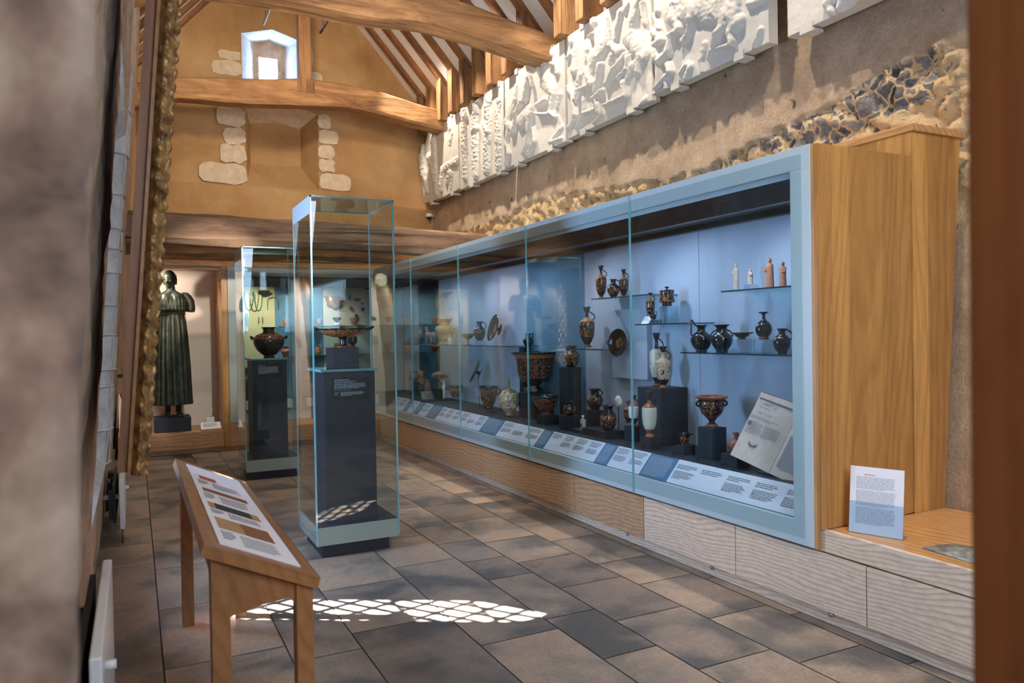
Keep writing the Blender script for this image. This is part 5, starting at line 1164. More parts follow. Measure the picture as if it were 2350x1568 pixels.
# statue on its plinth
q = MB(); q.box(.20, .617, 10.22, 10.62, .2715, .45); tag(rebase(bevel(q.build('statue_plinth', M['navy']), .003)), 'black square plinth under the robed bronze statue', 'plinth')
def head(mb, c, s_, yaw, mi=0, pitch=0.0):
    vs = []; n, m_ = 40, 48
    Rm = Matrix.Rotation(yaw, 3, 'Z') @ Matrix.Rotation(pitch, 3, 'X')
    for i in range(n + 1):
        th = math.pi * i / n
        for j in range(m_):
            ph = 2 * math.pi * j / m_; d = Vector((math.sin(th) * math.cos(ph), math.sin(th) * math.sin(ph), math.cos(th)))
            x, y, z = d.x * .70, d.y * .88, d.z * 1.12
            if z < 0: x *= 1 + .28 * z; y = y * (1 + .12 * z) if y > 0 else y
            if y < 0:   # face towards -y
                G = lambda x0, z0, sx, sz: math.exp(-((x - x0) / sx) ** 2 - ((z - z0) / sz) ** 2)
                f_ = -y / .88
                y -= .20 * G(0, -.16, .085, .16) * f_ + .08 * G(0, .02, .07, .22) * f_ + .06 * G(0, -.52, .16, .06) + .07 * G(0, -.80, .2, .14) + .05 * G(0, .30, .5, .10)
                y += .10 * (G(.26, .08, .15, .09) + G(-.26, .08, .15, .09)) + .06 * G(0, -.40, .2, .05) + .03 * G(0, -.455, .14, .02) + .035 * G(0, -.64, .22, .06)
                y -= .045 * (G(.25, .07, .09, .045) + G(-.25, .07, .09, .045))
            vs.append(Vector(c) + (Rm @ Vector((x, y, z))) * s_)
    fs = [(i * m_ + j, (i + 1) * m_ + j, (i + 1) * m_ + (j + 1) % m_, i * m_ + (j + 1) % m_) for i in range(n) for j in range(m_)]
    mb.add(vs, fs, mi, True)
    for sx in (1, -1):
        P_ = [Vector(c) + (Rm @ Vector((sx * (.70 + .06 * math.sin(a)), .06 + .09 * math.cos(a), -.02 + .17 * math.sin(a)))) * s_ for a in [k * math.pi / 5 for k in range(10)]]
        mb.tube(P_, .045 * s_, 6, mi, closed=True)
def statue():
    X0, Y0 = .425, 10.42; t = thing('robed_statue', (X0, Y0, .45), 'life size dark bronze statue of a youth in a long pleated robe', 'statue')
    # robe: skirt with deep vertical flutes, belt, blouse
    vs = []; n, m_ = 110, 168
    zc = [.60, .75, 1.1, 1.45, 1.66, 1.72, 1.745, 1.77, 1.80, 1.86, 1.93, 1.98, 2.01, 2.035, 2.05]
    wx = [.222, .215, .203, .182, .162, .155, .150, .158, .178, .186, .192, .175, .115, .07, .055]
    wy = [.165, .16, .15, .135, .115, .105, .100, .110, .128, .130, .120, .10, .08, .062, .055]
    z0, z1 = .60, 2.05
    for i in range(n + 1):
        z = z0 + (z1 - z0) * i / n; a_, b_ = np.interp(z, zc, wx), np.interp(z, zc, wy)
        sk = 1.0 if z < 1.70 else 0.0; amp = .13 * min(1, (1.74 - z) / .10) if z < 1.74 else 0
        for j in range(m_):
            ph = 2 * math.pi * j / m_; k = 1.0
            if z < 1.74:
                w_ = 17 * ph + 1.3 * math.sin(3 * ph + 1) + .5 * math.sin(z * 3 + 2 * ph)
                k += amp * (abs(math.cos(w_ / 2)) ** .7 - .6)
            elif z < 2.0:
                k += .085 * (abs(math.sin(11 * ph + 9 * (z - 1.74) * math.cos(ph))) ** .6 - .6) * min(1, (z - 1.75) / .04) * min(1, (2.0 - z) / .08)
                if z < 1.80: k += .06 * abs(math.cos(12 * ph))
            x = a_ * k * math.cos(ph); y = b_ * k * math.sin(ph)
            if y < 0 and z > 1.78: y += .03 * max(0, 1 - abs(x) / .07) * max(0, min(1, (z - 1.82) / .15)) * (1 if z < 2.02 else 0) - .01
            vs.append((X0 + x, Y0 + y, z))
    fs = [(i * m_ + j, i * m_ + (j + 1) % m_, (i + 1) * m_ + (j + 1) % m_, (i + 1) * m_ + j) for i in range(n) for j in range(m_)] + [tuple(reversed(range(m_)))]
    q = MB(); q.add(vs, fs, 0, True); q.build('robe', M['bronze'], t)
    q = MB(); q.tube([(X0 + .155 * math.cos(a), Y0 + .108 * math.sin(a), 1.745 + .006 * math.sin(3 * a)) for a in [2 * math.pi * k / 40 for k in range(40)]], .011, 8, closed=True); q.build('belt', M['bronze'], t)
    for s2 in (1, -1):
        P_ = [(X0 + s2 * .12, Y0, 1.985), (X0 + s2 * .175, Y0 - .005, 1.965), (X0 + s2 * .212, Y0 - .02, 1.90), (X0 + s2 * .222, Y0 - .03, 1.83), (X0 + s2 * .218, Y0 - .04, 1.775)]
        PP = []; RR_ = []
        for k in range(40):
            s_ = k / 39 * 4; i = min(3, int(s_)); f_ = s_ - i
            PP.append(Vector(P_[i]).lerp(Vector(P_[i + 1]), f_)); RR_.append(np.interp(k / 39, [0, .3, .6, .9, 1], [.040, .060, .062, .058, .052]) * (1 + .045 * math.sin(k * 2.3)))
        q = MB(); q.tube(PP, RR_, 24); q.build('sleeve', M['bronze'], t)
    # figure: neck, head, feet, forearm - one continuous mesh
    q = MB()
    q.tube([(X0, Y0, 1.98), (X0, Y0 - .005, 2.04), (X0 - .003, Y0 - .012, 2.09), (X0 - .006, Y0 - .012, 2.14)], [.07, .054, .05, .05], 24)
    head(q, (X0 - .008, Y0 - .02, 2.172), .108, math.radians(-24), pitch=math.radians(8))
    for fx in (-.065, .062):
        q.tube([(X0 + fx, Y0 + .02, .72), (X0 + fx, Y0 + .02, .58), (X0 + fx, Y0 + .015, .50)], [.045, .034, .036], 16)
        vs = []; n2, m2 = 18, 20
        for i in range(n2 + 1):
            s_ = i / n2; yy = Y0 + .07 - .25 * s_; hh = np.interp(s_, [0, .15, .35, .7, .9, 1], [.03, .065, .075, .045, .03, .012]); ww = np.interp(s_, [0, .15, .4, .75, .95, 1], [.02, .032, .034, .046, .042, .02])
            for j in range(m2):
                a = 2 * math.pi * j / m2; vs.append((X0 + fx * (1 + .25 * s_) + ww * math.cos(a), yy, .452 + max(0, hh * (.5 + .5 * math.sin(a)))))
        q.add(vs, [(i * m2 + j, i * m2 + (j + 1) % m2, (i + 1) * m2 + (j + 1) % m2, (i + 1) * m2 + j) for i in range(n2) for j in range(m2)], 0, True)
        for tI in range(5):
            tx = X0 + fx * 1.22 + (-.036 + .018 * tI); L_ = (.05, .045, .04, .034, .028)[tI if fx < 0 else 4 - tI] if False else (.046 - abs(tI - (3.2 if fx < 0 else .8)) * .006)
            q.tube([(tx, Y0 - .145, .468), (tx, Y0 - .165 - L_ * .4, .466), (tx, Y0 - .165 - L_, .461)], [.011, .010, .007], 8)
    q.tube([(X0 - .218, Y0 - .03, 1.80), (X0 - .225, Y0 - .06, 1.70), (X0 - .215, Y0 - .20, 1.66), (X0 - .20, Y0 - .32, 1.67)], [.045, .042, .034, .024], 14)
    hc = Vector((X0 - .198, Y0 - .35, 1.672))
    q.tube([hc + Vector((0, .03, 0)), hc, hc + Vector((0, -.05, -.005))], [.024, .034, .03], 12)
    for tI in range(4):
        b0 = hc + Vector((-.024 + .016 * tI, -.055, 0)); q.tube([b0, b0 + Vector((0, -.035, .0)), b0 + Vector((0, -.05, -.025)), b0 + Vector((0, -.035, -.04))], [.009, .0085, .008, .006], 7)
    q.tube([hc + Vector((.03, -.01, 0)), hc + Vector((.045, -.035, -.01)), hc + Vector((.036, -.06, -.02))], [.011, .010, .007], 7)
    q.build('figure', M['bronze'], t)
    # hair with a headband
    vs = []; n, m_ = 40, 72; C_ = Vector((X0 - .008, Y0 - .02, 2.172)); Rm = Matrix.Rotation(math.radians(-24), 3, 'Z') @ Matrix.Rotation(math.radians(8), 3, 'X')
    for i in range(n + 1):
        th = math.radians(118) * i / n
        for j in range(m_):
            ph = 2 * math.pi * j / m_; front = max(0, -math.sin(ph)); th2 = th * (1 - .42 * front ** 1.5) if True else th
            d = Vector((math.sin(th2) * math.cos(ph), math.sin(th2) * math.sin(ph), math.cos(th2)))
            k = 1.03 + .015 * noise.noise(d * 9) + (.05 * abs(noise.noise(d * 14)) if th > 1.35 else 0)
            vs.append(C_ + (Rm @ Vector((d.x * .72 * k, d.y * .90 * k, d.z * 1.13 * k))) * .108)
    fs = [(i * m_ + j, (i + 1) * m_ + j, (i + 1) * m_ + (j + 1) % m_, i * m_ + (j + 1) % m_) for i in range(n) for j in range(m_)]
    q = MB(); q.add(vs, fs, 0, True); o = q.build('hair', M['bronze'], t)
    q = MB(); q.tube([C_ + (Rm @ Vector((.74 * math.cos(a) * .93, .92 * math.sin(a) * .95, .42 + .0 * math.sin(a)))) * .108 for a in [2 * math.pi * k / 36 for k in range(36)]], .0075, 6, closed=True); q.build('headband', M['bronze'], t)
statue()
q = MB(); xa, xb = .72, .965; q.prism([(xa, 10.12, .272), (xa, 10.26, .272), (xa, 10.26, .36), (xa, 10.12, .29)], (xb - xa, 0, 0), 0)
q.add([(xa + .004, 10.116, .293), (xb - .004, 10.116, .293), (xb - .012, 10.256, .363), (xa + .012, 10.256, .363)], [(0, 1, 2, 3)], 1)
textlines(q, (xa + .03, 10.235, .3545), (1, 0, 0), (0, -.14, -.07), .18, .1, 6, 2, (0, -.001, .002), 3, .4)
tag(rebase(q.build('caption_wedge', [M['ash_x'], M['paper'], M['ink_grey']])), 'slanted white caption on an oak wedge beside the statue plinth', 'caption')
c = Vector((.86, 10.5, .2715)); t = thing('white_holder', c, 'small white holder with two thin sticks behind the slanted caption', 'holder'); q = MB(); q.box(c.x - .05, c.x + .05, 10.47, 10.53, .2715, .40); bevel(q.build('box', M['enamel'], t), .004)
for dx in (-.02, .02): q = MB(); q.tube([(c.x + dx, 10.5, .40), (c.x + dx, 10.5, .52 if dx > 0 else .46)], .005, 6); q.build('stick', M['enamel'], t)

# ================================================================== RELIEF SLABS
def relief(name, label, y0, y1, z0, z1, off, sc, prims, seed=0, outline=None, folds=0.0, rough_edge=0.012, clips=(.22, .78), damage=0.006):
    """prims: (u1, v1, r1, u2, v2, r2, h[, f]) tapered limbs drawn on the slab face; u, v, r in steps of sc from off"""
    XS = 4.0; g = 0.0075
    P = []
    for p in prims:
        a = at(off[0] + sc * p[0], off[1] + sc * p[1], x=XS); b_ = at(off[0] + sc * p[3], off[1] + sc * p[4], x=XS)
        P.append((a.y, a.z, p[2] * sc * depth(a) / F, b_.y, b_.z, p[5] * sc * depth(b_) / F, p[6], p[7] if len(p) > 7 else 0))
    ny = int((y1 - y0) / g); nz = int((z1 - z0) / g)
    Yg, Zg = np.meshgrid(np.linspace(y0, y1, ny + 1), np.linspace(z0, z1, nz + 1)); H = np.zeros_like(Yg); Hs = np.zeros_like(Yg); best = np.full(Yg.shape, 0.0)
    rs = np.random.RandomState(seed); 
    nz_ = np.array([[noise.noise(Vector((float(a) * 9, float(b_) * 9, seed))) for a in Yg[0]] for b_ in Zg[:, 0]])
    nf = np.array([[noise.noise(Vector((float(a) * 34, float(b_) * 34, seed))) for a in Yg[0]] for b_ in Zg[:, 0]])
    for (ya, za, ra, yb_, zb_, rb, h, f) in P:
        dy, dz = yb_ - ya, zb_ - za; L2 = dy * dy + dz * dz + 1e-9
        t = np.clip(((Yg - ya) * dy + (Zg - za) * dz) / L2, 0, 1); rr_ = ra + (rb - ra) * t
        sd = ((Yg - ya) * dz - (Zg - za) * dy) / math.sqrt(L2)
        d = np.hypot(Yg - ya - t * dy, Zg - za - t * dz) / np.maximum(rr_, 1e-4) * (1 + .12 * nz_)
        v = h * np.sqrt(np.clip(1 - d * d, 0, 1)) ** .8
        if f: v = v * (1 - f * .35 * (0.5 + 0.5 * np.sin(sd * (260 if f > 0 else 400) + 4 * nz_ + t * 5)))
        H = H + (v ** 4)
    H = H ** .25
    for _ in range(2):
        K_ = np.pad(H, 1, mode='edge'); H = (K_[:-2, 1:-1] + K_[2:, 1:-1] + K_[1:-1, :-2] + K_[1:-1, 2:] + 2 * H) / 6
    H = H * (1 + .18 * nz_) + damage * nf * (H > .004) + 0.0012 * nf + 0.003 * nz_
    if folds: H = H + folds * np.maximum(0, nf) * (H > .006)
    keep = np.ones((nz, ny), bool)
    if outline:
        O_ = [at(off[0] + sc * a, off[1] + sc * b_, x=XS) for a, b_ in outline]; n_ = len(O_)
        yc = (Yg[:-1, :-1] + g / 2); zc = (Zg[:-1, :-1] + g / 2); ins = np.zeros(yc.shape, bool)
        for i in range(n_):
            A, B = O_[i], O_[i - 1]; cnd = ((A.z > zc) != (B.z > zc)) & (yc < (B.y - A.y) * (zc - A.z) / (B.z - A.z + 1e-9) + A.y); ins ^= cnd
        keep &= ins
    # uneven broken rim
    ed = np.minimum.reduce([Yg[:-1, :-1] - y0, y1 - Yg[:-1, :-1], (Zg[:-1, :-1] - z0) * 1.5, (z1 - Zg[:-1, :-1]) * 4 + .03])
    keep &= ed > rough_edge * np.maximum(0, nz_[:-1, :-1] + .1 * nf[:-1, :-1])
    W_ = ny + 1; vs = np.stack([XS - H.ravel(), Yg.ravel(), Zg.ravel()], 1)
    faces = []; ii, jj = np.nonzero(keep); back = []
    for i, j in zip(ii.tolist(), jj.tolist()): a = i * W_ + j; faces.append((a, a + W_, a + W_ + 1, a + 1))
    edges = {}
    for f in faces:
        for k in range(4):
            e = (f[k], f[(k + 1) % 4]); r_ = (e[1], e[0])
            if r_ in edges: del edges[r_]
            else: edges[e] = 1
    used = {}; V = [tuple(v) for v in vs.tolist()]; side = []
    for a, b_ in edges:
        for q in (a, b_):
            if q not in used: used[q] = len(V); v = V[q]; V.append((XS + .085, v[1], v[2]))
        side.append((b_, a, used[a], used[b_]))
    t = thing(name, (XS, (y0 + y1) / 2, z0), label, 'relief', 'white relief slabs along the side wall')
    q = MB(); q.add(V, faces, 0, True); n0 = len(q.f); q.f += side; q.mi += [0] * len(side); q.sm += [False] * len(side)
    o = q.build('slab', M['plasterwhite'], t)
    # drop loose vertices
    import bmesh
    bm = bmesh.new(); bm.from_mesh(o.data); bmesh.ops.delete(bm, geom=[v for v in bm.verts if not v.link_faces], context='VERTS'); bm.to_mesh(o.data); bm.free()
    for c_ in clips:
        yc = y1 - (y1 - y0) * c_
        q = MB(); q.box(XS - .012, XS + .09, yc - .05, yc + .05, z0 - .022, z0 + .0); q.box(XS - .022, XS - .012, yc - .05, yc + .05, z0 - .028, z0 + .035); bevel(q.build('fixing_clip', M['plasterwhite'], t), .002)
        q = MB(); q.box(XS + .01, XS + .1, yc - .045, yc + .045, z1 - .03, z1 + .035); q.box(XS - .012, XS + .01, yc - .04, yc + .04, z1 - .03, z1 + .035); bevel(q.build('fixing_clip', M['plasterwhite'], t), .002)
    return t
relief('relief_slab', 'broken edged white relief with a robed man and cattle, farthest of the row', 9.46, 10.95, 3.38, 4.47, (960, 240), .1658,
       [(215, 380, 45, 215, 420, 45, .03), (215, 470, 70, 240, 900, 85, .055, 1), (240, 900, 80, 270, 1230, 60, .05, 1), (60, 760, 90, 90, 960, 85, .05), (90, 960, 50, 130, 1200, 35, .04), (60, 700, 50, 75, 560, 40, .04),
        (430, 250, 45, 440, 330, 50, .03), (540, 780, 60, 340, 900, 60, .045, 1), (350, 900, 45, 330, 1180, 35, .05), (440, 950, 60, 400, 1080, 40, .04, 1), (150, 700, 40, 240, 940, 40, .05), (460, 420, 60, 440, 520, 50, .02), (480, 940, 12, 460, 1170, 10, .03)],
       1, [(570, 60), (470, 150), (300, 230), (130, 360), (100, 520), (40, 640), (15, 800), (40, 1060), (85, 1370), (330, 1290), (600, 1150), (620, 600)], .004, .03, (.3, .85), .012)
relief('relief_slab', 'white relief of robed figures carrying jars, second from the far end', 8.055, 9.44, 3.38, 4.44, (960, 240), .1658,
       [(640, 120, 75, 660, 180, 60, .06), (640, 260, 75, 650, 600, 70, .05, 1), (650, 600, 65, 660, 1010, 60, .05, 1), (820, 40, 75, 820, 100, 60, .06), (800, 180, 80, 800, 560, 90, .06, 1), (800, 560, 85, 810, 980, 80, .06, 1),
        (990, -40, 80, 985, 40, 60, .06), (980, 80, 85, 970, 500, 90, .06, 1), (960, 450, 80, 960, 900, 85, .06, 1), (1130, -50, 60, 1120, 60, 50, .04), (1110, 120, 60, 1120, 500, 70, .05, 1), (1120, 500, 70, 1120, 860, 75, .05, 1), (830, 330, 40, 790, 380, 30, .07), (960, 290, 40, 1000, 380, 30, .07)],
       2, None, .006, .03, (.3, .9), .014)
S3 = [(230, 560, 45, 215, 700, 60, .03), (260, 490, 22, 300, 690, 30, .035, 1), (180, 780, 75, 130, 960, 70, .035), (120, 960, 60, 190, 1040, 40, .035), (385, 440, 40, 385, 415, 38, .05), (370, 490, 50, 340, 700, 52, .055), (405, 430, 22, 440, 560, 18, .05), (440, 560, 16, 470, 740, 14, .045),
      (310, 720, 40, 250, 860, 35, .06), (250, 860, 32, 215, 1070, 20, .06), (215, 1080, 22, 185, 1120, 18, .06), (380, 860, 100, 290, 960, 95, .055), (400, 900, 80, 400, 1060, 45, .06), (400, 1080, 34, 385, 1200, 24, .06), (385, 1210, 22, 320, 1330, 24, .055), (440, 1050, 40, 460, 1180, 24, .045), (460, 1190, 20, 370, 1340, 22, .045),
      (150, 1000, 45, 130, 1200, 30, .045), (130, 1210, 26, 160, 1330, 20, .045), (150, 1340, 22, 120, 1450, 22, .045), (560, 270, 60, 570, 430, 85, .045), (500, 300, 30, 500, 380, 30, .04), (590, 500, 95, 660, 600, 80, .05), (540, 420, 14, 545, 560, 16, .07, 1), (600, 700, 40, 490, 770, 40, .06), (490, 780, 30, 490, 860, 22, .06), (490, 870, 20, 630, 870, 18, .06), (670, 640, 50, 640, 820, 30, .045), (640, 850, 24, 700, 900, 22, .05),
      (740, 640, 50, 710, 800, 26, .04), (660, 140, 38, 660, 175, 36, .045), (690, 230, 45, 720, 380, 55, .045), (700, 300, 20, 640, 280, 18, .05), (760, 1020, 30, 620, 1190, 18, .02), (620, 1200, 20, 760, 1150, 18, .03)]
relief('relief_slab', 'white relief of a naked rider seen from behind on a trotting horse, third from the far end', 6.635, 8.03, 3.385, 4.44, (1140, 90), .1978, S3, 3)
S4 = [(740, 110, 50, 800, 60, 60, .045), (860, 60, 80, 820, 260, 100, .045), (930, 40, 30, 960, 260, 30, .05, 1), (790, 400, 110, 900, 500, 120, .055), (900, 500, 100, 960, 600, 90, .05), (700, 580, 60, 610, 500, 38, .06), (610, 500, 34, 580, 500, 26, .06), (760, 620, 60, 650, 750, 40, .06), (650, 750, 32, 540, 940, 24, .06),
      (800, 640, 45, 790, 760, 30, .065), (790, 760, 34, 700, 860, 30, .065), (830, 720, 60, 770, 900, 40, .05), (740, 900, 55, 770, 1040, 40, .055), (770, 1050, 30, 600, 1120, 24, .06), (600, 1130, 24, 520, 1150, 20, .055), (920, 620, 45, 900, 780, 24, .06), (900, 790, 26, 880, 830, 26, .06),
      (405, 235, 48, 410, 260, 48, .055), (440, 350, 60, 460, 480, 70, .05, 1), (540, 220, 45, 590, 480, 40, .05, 1), (690, 120, 40, 640, 440, 45, .045, 1), (370, 410, 22, 420, 370, 20, .06), (520, 480, 90, 410, 640, 120, .045), (400, 640, 110, 370, 820, 80, .05), (480, 720, 50, 450, 900, 40, .06), (450, 900, 32, 430, 1010, 26, .06), (500, 1000, 36, 400, 1090, 28, .06),
      (330, 780, 60, 400, 910, 50, .055), (400, 920, 38, 270, 980, 30, .06), (270, 980, 28, 240, 1140, 22, .055), (340, 540, 30, 310, 760, 24, .055, 1), (150, 425, 44, 155, 450, 44, .04), (210, 540, 60, 190, 760, 70, .04), (120, 640, 20, 170, 590, 18, .05), (250, 820, 50, 210, 1080, 30, .045), (130, 960, 45, 190, 1080, 40, .04), (180, 1100, 34, 210, 1260, 30, .045), (200, 1260, 30, 130, 1400, 30, .04),
      (440, 1090, 30, 460, 1220, 28, .05), (470, 1130, 30, 500, 1250, 22, .05), (490, 1260, 22, 420, 1350, 22, .05), (300, 1070, 30, 300, 1230, 24, .045), (300, 1240, 22, 440, 1190, 22, .045), (290, 1250, 22, 220, 1400, 22, .045), (600, 620, 45, 600, 690, 36, .05), (960, 1080, 40, 900, 1150, 20, .025)]
relief('relief_slab', 'white relief crowded with two rearing horses and cloaked riders, fourth from the far end', 5.195, 6.60, 3.40, 4.44, (1280, 0), .2105, S4, 4)
S5 = [(450, 150, 230, 700, 100, 260, .05), (900, 60, 280, 1250, 100, 270, .055), (1300, 250, 200, 1150, 480, 80, .06), (1110, 520, 62, 1060, 760, 34, .06), (1060, 780, 40, 1000, 880, 46, .06), (1430, 330, 110, 1300, 470, 70, .05), (1300, 520, 66, 1350, 640, 60, .055), (1350, 670, 50, 1110, 745, 26, .055), (740, 60, 90, 740, 300, 60, .065), (740, 300, 56, 700, 480, 42, .065), (690, 520, 50, 610, 620, 62, .06),
      (450, 260, 90, 560, 430, 70, .06), (560, 440, 60, 400, 540, 46, .06), (430, 560, 50, 390, 800, 60, .06), (380, 800, 52, 250, 920, 42, .055), (380, 980, 60, 420, 1080, 50, .055), (420, 1090, 42, 200, 1330, 38, .055), (330, 1140, 45, 350, 1330, 65, .04), (210, 40, 60, 220, 180, 55, .05), (160, 220, 40, 230, 430, 40, .05, 1), (110, 460, 70, 240, 560, 60, .045), (280, 600, 50, 110, 690, 44, .05), (160, 760, 70, 170, 860, 76, .04), (250, 860, 50, 220, 930, 40, .055),
      (1580, 60, 60, 1860, -20, 28, .045, 1), (900, 680, 60, 860, 900, 55, .035), (860, 960, 40, 880, 1100, 34, .03), (640, 980, 55, 560, 1100, 50, .04), (700, 1000, 60, 620, 1180, 50, .03), (160, 1420, 50, 330, 1360, 50, .035), (1740, 450, 50, 1640, 720, 30, .03), (460, 60, 40, 540, 60, 40, .065, 1)]
relief('relief_slab', 'white relief with one large horse body and a rider leg, nearest complete slab', 3.875, 5.165, 3.43, 4.44, (1480, 0), .153, S5, 5)
relief('relief_slab', 'white relief slab nearest the doorway, plain at its left and cut by the picture edge', 1.3, 3.715, 3.405, 4.44, (1480, 0), .357,
       [(1240, -60, 70, 1190, 30, 34, .05), (1190, 30, 34, 1210, 80, 26, .05), (1280, 0, 40, 1260, 60, 24, .045), (1350, -80, 120, 1500, -120, 140, .05), (1450, -60, 60, 1400, 30, 24, .05)], 6, None, 0, .004, (.07, .6), .004)
# security camera in the far corner
c = at(985, 497, x=4.06); t = thing('security_camera', c, 'small black and white security camera under the farthest relief', 'camera')
q = MB(); q.lathe([(0, .045), (.05, .04), (.055, 0), (.04, -.01)], c, 20, ax=(0, 0, 1)); q.build('cover', M['enamel'], t)
q = MB(); q.lathe([(.04, 0), (.042, -.02), (.025, -.045), (0, -.05)], c, 20); q.build('lens_dome', M['black'], t)
q = MB(); q.tube([c + Vector((.02, 0, .01)), (4.14, c.y, c.z + .01)], .015, 8); q.tube([c + Vector((.05, 0, -.0)), (4.10, c.y, c.z - .2)], .004, 5); q.build('bracket', M['enamel'], t)

# ================================================================== READING LECTERN
def lectern():
    yN, yF = 2.40, 4.13; xl, xr = .19, .485
    t = thing('reading_lectern', ((xl + xr) / 2, (yN + yF) / 2, 0), 'oak reading lectern with a sloping top standing before the side wall', 'lectern')
    tz = lambda x: .828 - (x - .186) * .455
    for (x, y) in ((xl, yN), (xr - .048, yN), (xl, yF - .05), (xr - .048, yF - .05)):
        q = MB(); q.prism([(x, y, .001), (x + .048, y, .001), (x + .048, y, tz(x + .048) - .03), (x, y, tz(x) - .03)], (0, .05, 0)); bevel(q.build('leg', M['table'], t), .003)
    for y in (yN + .012, yF - .034):
        q = MB(); zb_ = [(.238, .60), (.30, .622), (.38, .632), (.44, .60)]
        q.prism([(.238, y, .60), (.262, y, .606), (.34, y, .622), (.42, y, .628), (.437, y, .60), (.437, y, tz(.437) - .03), (.238, y, tz(.238) - .03)], (0, .022, 0)); bevel(q.build('end_apron', M['table'], t), .002)
    for x in (xl + .01, xr - .034):
        q = MB(); q.prism([(x, yN + .05, tz(x) - .13 if x < .3 else tz(x) - .07), (x + .022, yN + .05, tz(x) - .13 if x < .3 else tz(x) - .07), (x + .022, yN + .05, tz(x + .022) - .03), (x, yN + .05, tz(x) - .03)], (0, yF - yN - .1, 0)); q.build('side_apron', M['table'], t)
    q = MB(); q.prism([(.172, yN - .02, tz(.172)), (.507, yN - .02, tz(.507)), (.496, yN - .02, tz(.507) - .028), (.161, yN - .02, tz(.172) - .028)], (0, yF - yN + .045, 0)); bevel(q.build('top', M['table'], t), .004)
    n_ = Vector((.455, 0, 1)).normalized(); U_ = Vector((1, 0, -.455)).normalized()
    def P(a, y, h=0): return Vector((.172, y, tz(.172))) + U_ * a + n_ * h
    q = MB(); A = [P(.052, yN + .06), P(.318, yN + .06), P(.318, yF - .045), P(.052, yF - .045)]
    q.prism([p + n_ * .0008 for p in A], n_ * .003, 0)
    def rect(a0, a1, ya, yb_, mi, h=.0045): q.add([P(a0, ya, h), P(a1, ya, h), P(a1, yb_, h), P(a0, yb_, h)], [(0, 1, 2, 3)], mi)
    pics = [(2.62, 2.82, 2, 3), (2.99, 3.17, 3, 4), (3.33, 3.50, 5, 4), (3.74, 3.90, 6, 3)]
    L = [(.085, .285, 2.66, 2.84, 'a'), (.08, .275, 3.02, 3.14, 'b'), (.085, .265, 3.40, 3.52, 'c'), (.10, .20, 3.82, 3.92, 'd')]
    rect(.075, .275, 2.70, 2.88, 3); rect(.17, .275, 2.70, 2.88, 4, .005)
    rect(.075, .28, 3.05, 3.16, 3); rect(.10, .245, 3.05, 3.16, 5, .005)
    rect(.08, .275, 3.40, 3.48, 4); rect(.09, .17, 3.72, 3.82, 6)
    for k, (ya, yb_) in enumerate(((2.5, 2.66), (2.92, 3.02), (3.20, 3.36), (3.54, 3.68))):
        textlines(q, P(.075, yb_, .0048), U_, (0, -1, 0), .05, (yb_ - ya) * .8, 4, 1, (0, 0, 0), k, .4); textlines(q, P(.14, yb_, .0048), U_, (0, -1, 0), .13, (yb_ - ya), 8, 2, (0, 0, 0), k + 9, .35)
    q.build('printed_sheet', [M['paper'], M['ink'], M['ink_grey'], M['ochre'], M['door'], M['navy'], M['red']], t)
lectern()

# ================================================================== NOTICE, LEAFLET, DOOR
a = on(1948, .4615, x=3.055); b_ = Vector((3.137, 2.272, .4615)); t = thing('notice_stand', (a + b_) / 2, 'clear upright stand with a white typed notice on the oak bench', 'notice')
D = (b_ - a).normalized(); N_ = Vector((D.y, -D.x, 0)) ;  N_ = N_ if N_.x < 0 else -N_; Uz = (Vector((0, 0, 1)) - N_ * .12).normalized(); Wd = (b_ - a).length; Hh = .315
q = MB(); q.prism([a, b_, b_ + Uz * Hh, a + Uz * Hh], N_ * .002, 0); O_ = a + Uz * (Hh - .035) + N_ * .0028 + D * (Wd * .12)
textlines(q, O_ + D * Wd * .15, D, -Uz, Wd * .45, .008, 1, 2, (0, 0, 0), 1, .4, 0)
for k, (dz, hh, n_) in enumerate(((.012, .060, 9), (.078, .072, 11), (.156, .080, 13))): textlines(q, O_ - Uz * dz, D, -Uz, Wd * .74, hh, n_, 1, (0, 0, 0), 30 + k, .35, .06)
q.build('typed_sheet', [M['paper'], M['ink_grey'], M['red']], t)
q = MB(); q.prism([a + N_ * .004 - D * .004, b_ + N_ * .004 + D * .004, b_ + N_ * .004 + Uz * .15 + D * .004, a + N_ * .004 + Uz * .15 - D * .004], N_ * .002); q.prism([a - D * .004 + N_ * .006, b_ + D * .004 + N_ * .006, b_ + D * .004 - N_ * .06, a - D * .004 - N_ * .06], (0, 0, .003)); q.build('holder', M['acrylic'], t)
p0, p1, p2 = Vector((3.095, 2.15, .463)), Vector((3.068, 1.91, .463)), Vector((3.30, 2.06, .463)); t = thing('leaflet', (3.17, 2.0, .4615), 'folded colour leaflet lying on the oak bench beside the notice', 'leaflet')
q = MB(); vs = []; fs = []; n_ = 10
for i in range(n_ + 1):
    for j in range(2):
        s_ = i / n_; base = p0.lerp(p1, j) ; vs.append(base + (p2 - p0) * s_ + Vector((0, 0, .012 * math.sin(math.pi * s_) * (1 - j * .5))))
fs = [(2 * i, 2 * i + 1, 2 * i + 3, 2 * i + 2) for i in range(n_)]
q.add(vs, fs, 0, True); o = q.build('cover_page', speck('leaflet_print', (.10, .05, .05), (.45, .55, .52), 22, .5, .0), t); so = o.modifiers.new('t', 'SOLIDIFY'); so.thickness = .002
q = MB(); q.add([(v[0], v[1], .4622) for v in vs], fs, 0); o = q.build('inner_page', M['paper'], t)
t = thing('oak_door', (.88, .415, 0), 'blurred brown oak door edge filling the far right of the picture', 'door')
q = MB(); q.box(.752, 1.02, .36, .47, .005, 2.35); bevel(q.build('leaf', M['door'], t), .004)
